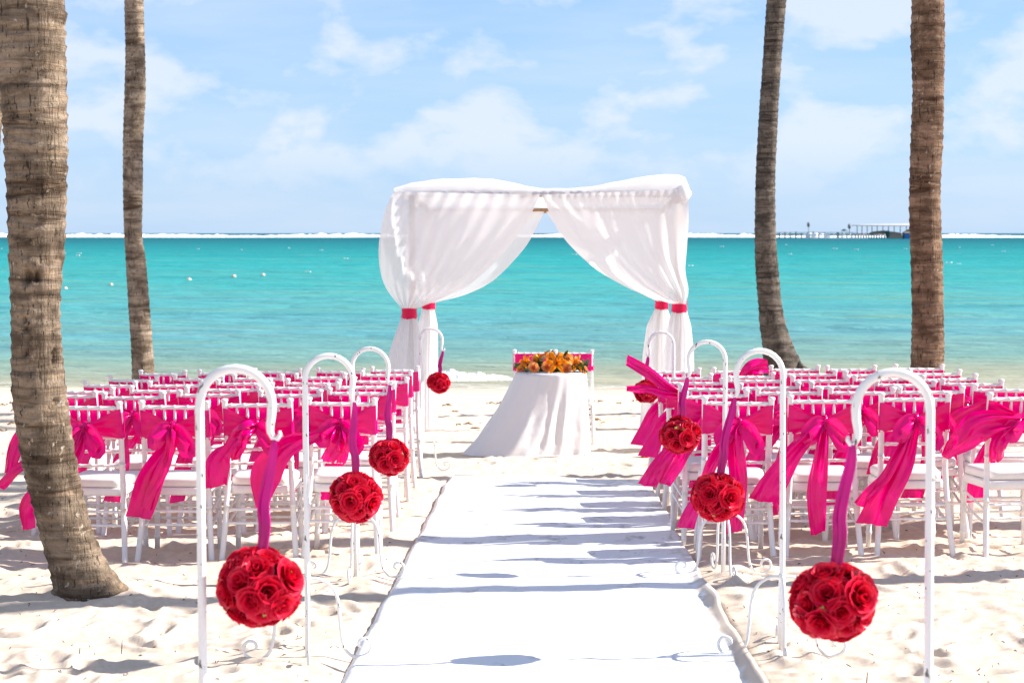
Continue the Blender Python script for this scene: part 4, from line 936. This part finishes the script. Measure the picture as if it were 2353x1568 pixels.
for (px, py, dy, rx, rz, s) in ((1279, 836, -.15, 66, 0.0, 1.3), (1316, 838, -.10, 58, 0.6, 1.1), (1211, 834, -.05, 58, -0.7, .95), (1262, 826, 0.0, 45, 0.2, 1.0), (1296, 826, .02, 40, 0.4, .9), (1242, 828, .0, 45, -.4, .9), (1329, 846, -.05, 60, .9, .75)):
    o = ob('lily', LI[rr.randrange(2)], fl, fp(px, py, dy), (math.radians(rx), 0, rz), s); ob('stamen', ST, o)
BU = MB().tube([(0, 0, 0), (0, 0, .02), (0, 0, .045), (0, 0, .07), (0, 0, .085)], [.004, .013, .016, .011, .002], 8).mesh('bud', M['bud'])
for (px, py, dy, rx, ry) in ((1236, 826, 0, .2, -.3), (1233, 842, -.11, .8, -.5), (1262, 822, .03, .1, .1), (1300, 822, .03, .1, .25), (1222, 834, -.04, .5, -.6), (1322, 826, 0, .3, .6)):
    ob('bud', BU, fl, fp(px, py, dy) - Vector((0, 0, 0.02)), (rx, ry, 0))

# ------------------------------------------------------------------ out on the lagoon
def WP(px, Y_): return P(px, 540, Y_).x
D = 900.0; s_ = D / F
pier = thing('pier', 'grey wooden pier with a long roofed shelter far out in the lagoon', 'pier', (WP(1935, D), D, SEA)); O = Vector(pier.location)
def zz(py): return P(1935, py, D).z - O.z
def xx_(px): return WP(px, D) - O.x
def pbox(nm, x0, x1, y0, y1, z0, z1, mt): ob(nm, MB().box(x0, x1, y0, y1, z0, z1).mesh(nm, mt, False), pier)
pbox('deck', xx_(1782), xx_(2140), 0, 6, zz(541), zz(539), M['pierwood'])
k = 0
for px in (1790, 1803, 1815, 1828, 1841, 1854, 1868, 1881, 1894, 1901, 1923, 1926, 1934, 1945, 1957): pbox('post', xx_(px) - .22, xx_(px) + .22, -0.3, .3, -1.5, zz(532 + (px * 7) % 4), M['pierwood'])
pbox('handrail', xx_(1782), xx_(1966), 0.05, 0.2, zz(534.2), zz(533.4), M['pierwood'])
for px in range(1966, 2104, 6): pbox('pile', xx_(px) - .22, xx_(px) + .22, 0.4, .9, -1.5, zz(541), M['teal'])
for px in (1969, 1980, 1992, 2003, 2015, 2028, 2041, 2054, 2068, 2082, 2096): pbox('roof_post', xx_(px) - .15, xx_(px) + .15, 0.2, .5, zz(541), zz(519), M['pierwood'])
pbox('lower_deck', xx_(1962), xx_(2130), 0.1, 6, zz(538.5), zz(536), M['pierwood'])
mb = MB(); x0, x1 = xx_(1962), xx_(2120); mb.add([(x0, -1, zz(518.5)), (x1, -1, zz(520)), (x1, 8, zz(520)), (x0, 8, zz(518.5)), (x0, -1, zz(517)), (x1, -1, zz(518.5)), (x1, 3.5, zz(512)), (x0 + 4, 3.5, zz(515.5)), (x1, 8, zz(518)), (x0, 8, zz(517))], [(0, 3, 2, 1), (0, 1, 5, 4), (4, 5, 6, 7), (7, 6, 8, 9), (0, 4, 7, 9, 3), (1, 2, 8, 6, 5), (3, 9, 8, 2)])
ob('roof', mb.mesh('roof', M['pierroof'], False), pier)
mb = MB(); mb.add([(xx_(1996), -.5, zz(537)), (xx_(2036), -.5, zz(536)), (xx_(2036), 4, zz(536)), (xx_(1996), 4, zz(537)), (xx_(2004), 1.5, zz(532)), (xx_(2034), 1.5, zz(529))], [(0, 1, 5, 4), (1, 2, 5), (2, 3, 4, 5), (3, 0, 4), (0, 3, 2, 1)]); ob('thatch_awning', mb.mesh('thatch_awning', M['thatch'], False), pier)
mb = MB(); mb.add([(xx_(2040), -1.5, zz(547)), (xx_(2074), -1.5, zz(547)), (xx_(2074), 4, zz(547)), (xx_(2040), 4, zz(547)), (xx_(2042), 0.5, zz(531)), (xx_(2066), 0.5, zz(534))], [(0, 1, 5, 4), (1, 2, 5), (2, 3, 4, 5), (3, 0, 4), (0, 3, 2, 1)]); ob('thatch_slope', mb.mesh('thatch_slope', M['thatch'], False), pier)
pbox('green_panel', xx_(2034), xx_(2042), -1.0, 0, zz(545), zz(530), M['teal'])
pbox('kiosk', xx_(2076), xx_(2096), -2, 3, -0.5, zz(535), M['blue'])
mb = MB(); mb.add([(xx_(2074), -2.5, zz(535)), (xx_(2100), -2.5, zz(535)), (xx_(2100), 3.5, zz(535)), (xx_(2074), 3.5, zz(535)), (xx_(2087), 0.5, zz(526))], [(0, 1, 4), (1, 2, 4), (2, 3, 4), (3, 0, 4), (0, 3, 2, 1)]); ob('kiosk_roof', mb.mesh('kiosk_roof', M['thatch'], False), pier)
for px, py, lab in ((1859, 516, 'beacon with a round head standing on the bare pier'), (1953, 520, 'slim beacon beside the pier shelter')):
    t = thing('pier_beacon', lab, 'beacon', (WP(px, D), D + 3, O.z + zz(539)))
    h = zz(py) - zz(539); ob('pole', MB().tube([(0, 0, -0.5), (0, 0, h * .6), (0, 0, h)], .14, 6).mesh('pole', M['pierwood']), t)
    ob('head', mesh('head', [(a * .75, b_ * .75, c * 1.2 + h) for a, b_, c in sphere_mb(1, 8, 6).v], sphere_mb(1, 8, 6).f, M['pierwood']), t)
D2 = 860.0
fp_ = thing('floating_platform', 'low pale floating platform with white boxes and rails before the pier', 'platform', (WP(1925, D2), D2, SEA)); O2 = Vector(fp_.location)
def x2(px): return WP(px, D2) - O2.x
def fbox(nm, x0, x1, y0, y1, z0, z1, mt): ob(nm, MB().box(x0, x1, y0, y1, z0, z1).mesh(nm, mt, False), fp_)
fbox('float', x2(1860), x2(1992), -3, 3, -0.3, 0.45, M['whitepaint']); fbox('walkway', x2(1830), x2(1862), -1, 1, -0.3, 0.2, M['whitepaint'])
for a, c, h in ((1850, 1860, 2.3), (1863, 1873, 2.4), (1894, 1905, 2.5)): fbox('box', x2(a), x2(c), -2, 0, 0.1 if a < 1860 else .44, h, M['whitepaint'])
for px in range(1912, 1972, 8): fbox('rail_post', x2(px) - .12, x2(px) + .12, -2.6, -2.4, .44, 1.9, M['whitepaint'])
fbox('rail', x2(1912), x2(1970), -2.58, -2.42, 1.86, 2.05, M['whitepaint'])
t = thing('beach_umbrella', 'small dark green umbrella standing on the floating platform', 'umbrella', (WP(1939, D2), D2, SEA + .44))
ob('pole', MB().tube([(0, 0, 0), (0, 0, 2), (0, 0, 3.6)], .1, 6).mesh('pole', M['whitepaint']), t); ob('canopy', MB().tube([(0, 0, 3.0), (0, 0, 3.4), (0, 0, 3.9)], [1.5, 1.1, .1], 8).mesh('canopy', M['teal']), t)
BM = sphere_mb(0.14, 12, 8, 0.86); BR = MB(); BR.tube([(0, 0, -.02), (0, 0, -.015), (0, 0, .015), (0, 0, .02)], [.13, .146, .146, .13], 14); BEYE = MB().tube([(0, 0, .11), (0, 0, .13), (0, 0, .15)], [.03, .03, .018], 7)
bm, br, be = BM.mesh('shell', M['buoy']), BR.mesh('band', M['buoy']), BEYE.mesh('eye', M['twig'])
for k, (px, py) in enumerate(((28, 675), (150, 666), (255, 657), (434, 645), (537, 637), (604, 634))):
    d = F * (CAM.z - SEA) / (py - 535 + 0.1); p = P(px, py, d); t = thing('buoy', 'small cream marker buoy floating in a line off the leaning palm', 'buoy', (p.x, d, SEA + .05), 0, 'marker buoys in the lagoon')
    sc = 0.78 + 0.22 * (d > 110)
    for nm, me in (('shell', bm), ('band', br), ('eye', be)): ob(nm, me, t, None, None, sc)

# ------------------------------------------------------------------ litter on the sand
mb = MB(); mw = MB(); rr = random.Random(12)
for k in range(1900):
    y = 7.2 + 22 * rr.random() ** 1.6; x = rr.uniform(-1, 1) * (0.8 + 0.29 * y)
    if CX0 - 0.03 < x < CX1 + 0.03 and y < CY1: continue
    z = zs(x, y); a = rr.random() * 3.14; l = rr.uniform(0.003, 0.012) * (rr.uniform(2, 6) if rr.random() < .12 else 1); dz = rr.uniform(0, .006)
    d = Vector((math.cos(a) * l, math.sin(a) * l, dz)); p = Vector((x, y, z + .003))
    mb.tube([p - d, p + Vector((rr.uniform(-.3, .3) * l, rr.uniform(-.3, .3) * l, 0.002)), p + d], [.0010, rr.uniform(.0014, .0034), .0008], 4)
for (px, py, l) in ((279, 1505, .06), (182, 1510, .03), (1990, 1585, .05)):
    d0 = 7079 / (py - 683); p = P(px, py, d0); z = zs(p.x, d0)
    mb.tube([(p.x, d0, z - .01), (p.x + .002, d0, z + l * .5), (p.x + .004, d0, z + l)], [.0025, .0025, .0015], 5)
for k in range(240):
    y = rr.choice((24.5, 26.5, 28, 29.5)) + rr.gauss(0, .5); x = rr.uniform(-9, 9); z = zs(x, y)
    for q in range(3):
        a = rr.random() * 6.28; l = rr.uniform(.02, .07); p = Vector((x + rr.gauss(0, .03), y + rr.gauss(0, .03), z + .008)); d = Vector((math.cos(a) * l, math.sin(a) * l, rr.uniform(0, .015)))
        mw.tube([p - d, p + Vector((0, 0, .015)), p + d], [.004, .010, .003], 4)
o = ob('beach_litter', mb.mesh('beach_litter', M['twig'])); tag(o, 'tiny dark twigs and bark crumbs scattered over the white sand', 'litter', None, 'stuff')
o = ob('dry_seaweed', mw.mesh('dry_seaweed', M['weed'])); tag(o, 'brown dry seaweed bits strewn along the tide line', 'seaweed', None, 'stuff')
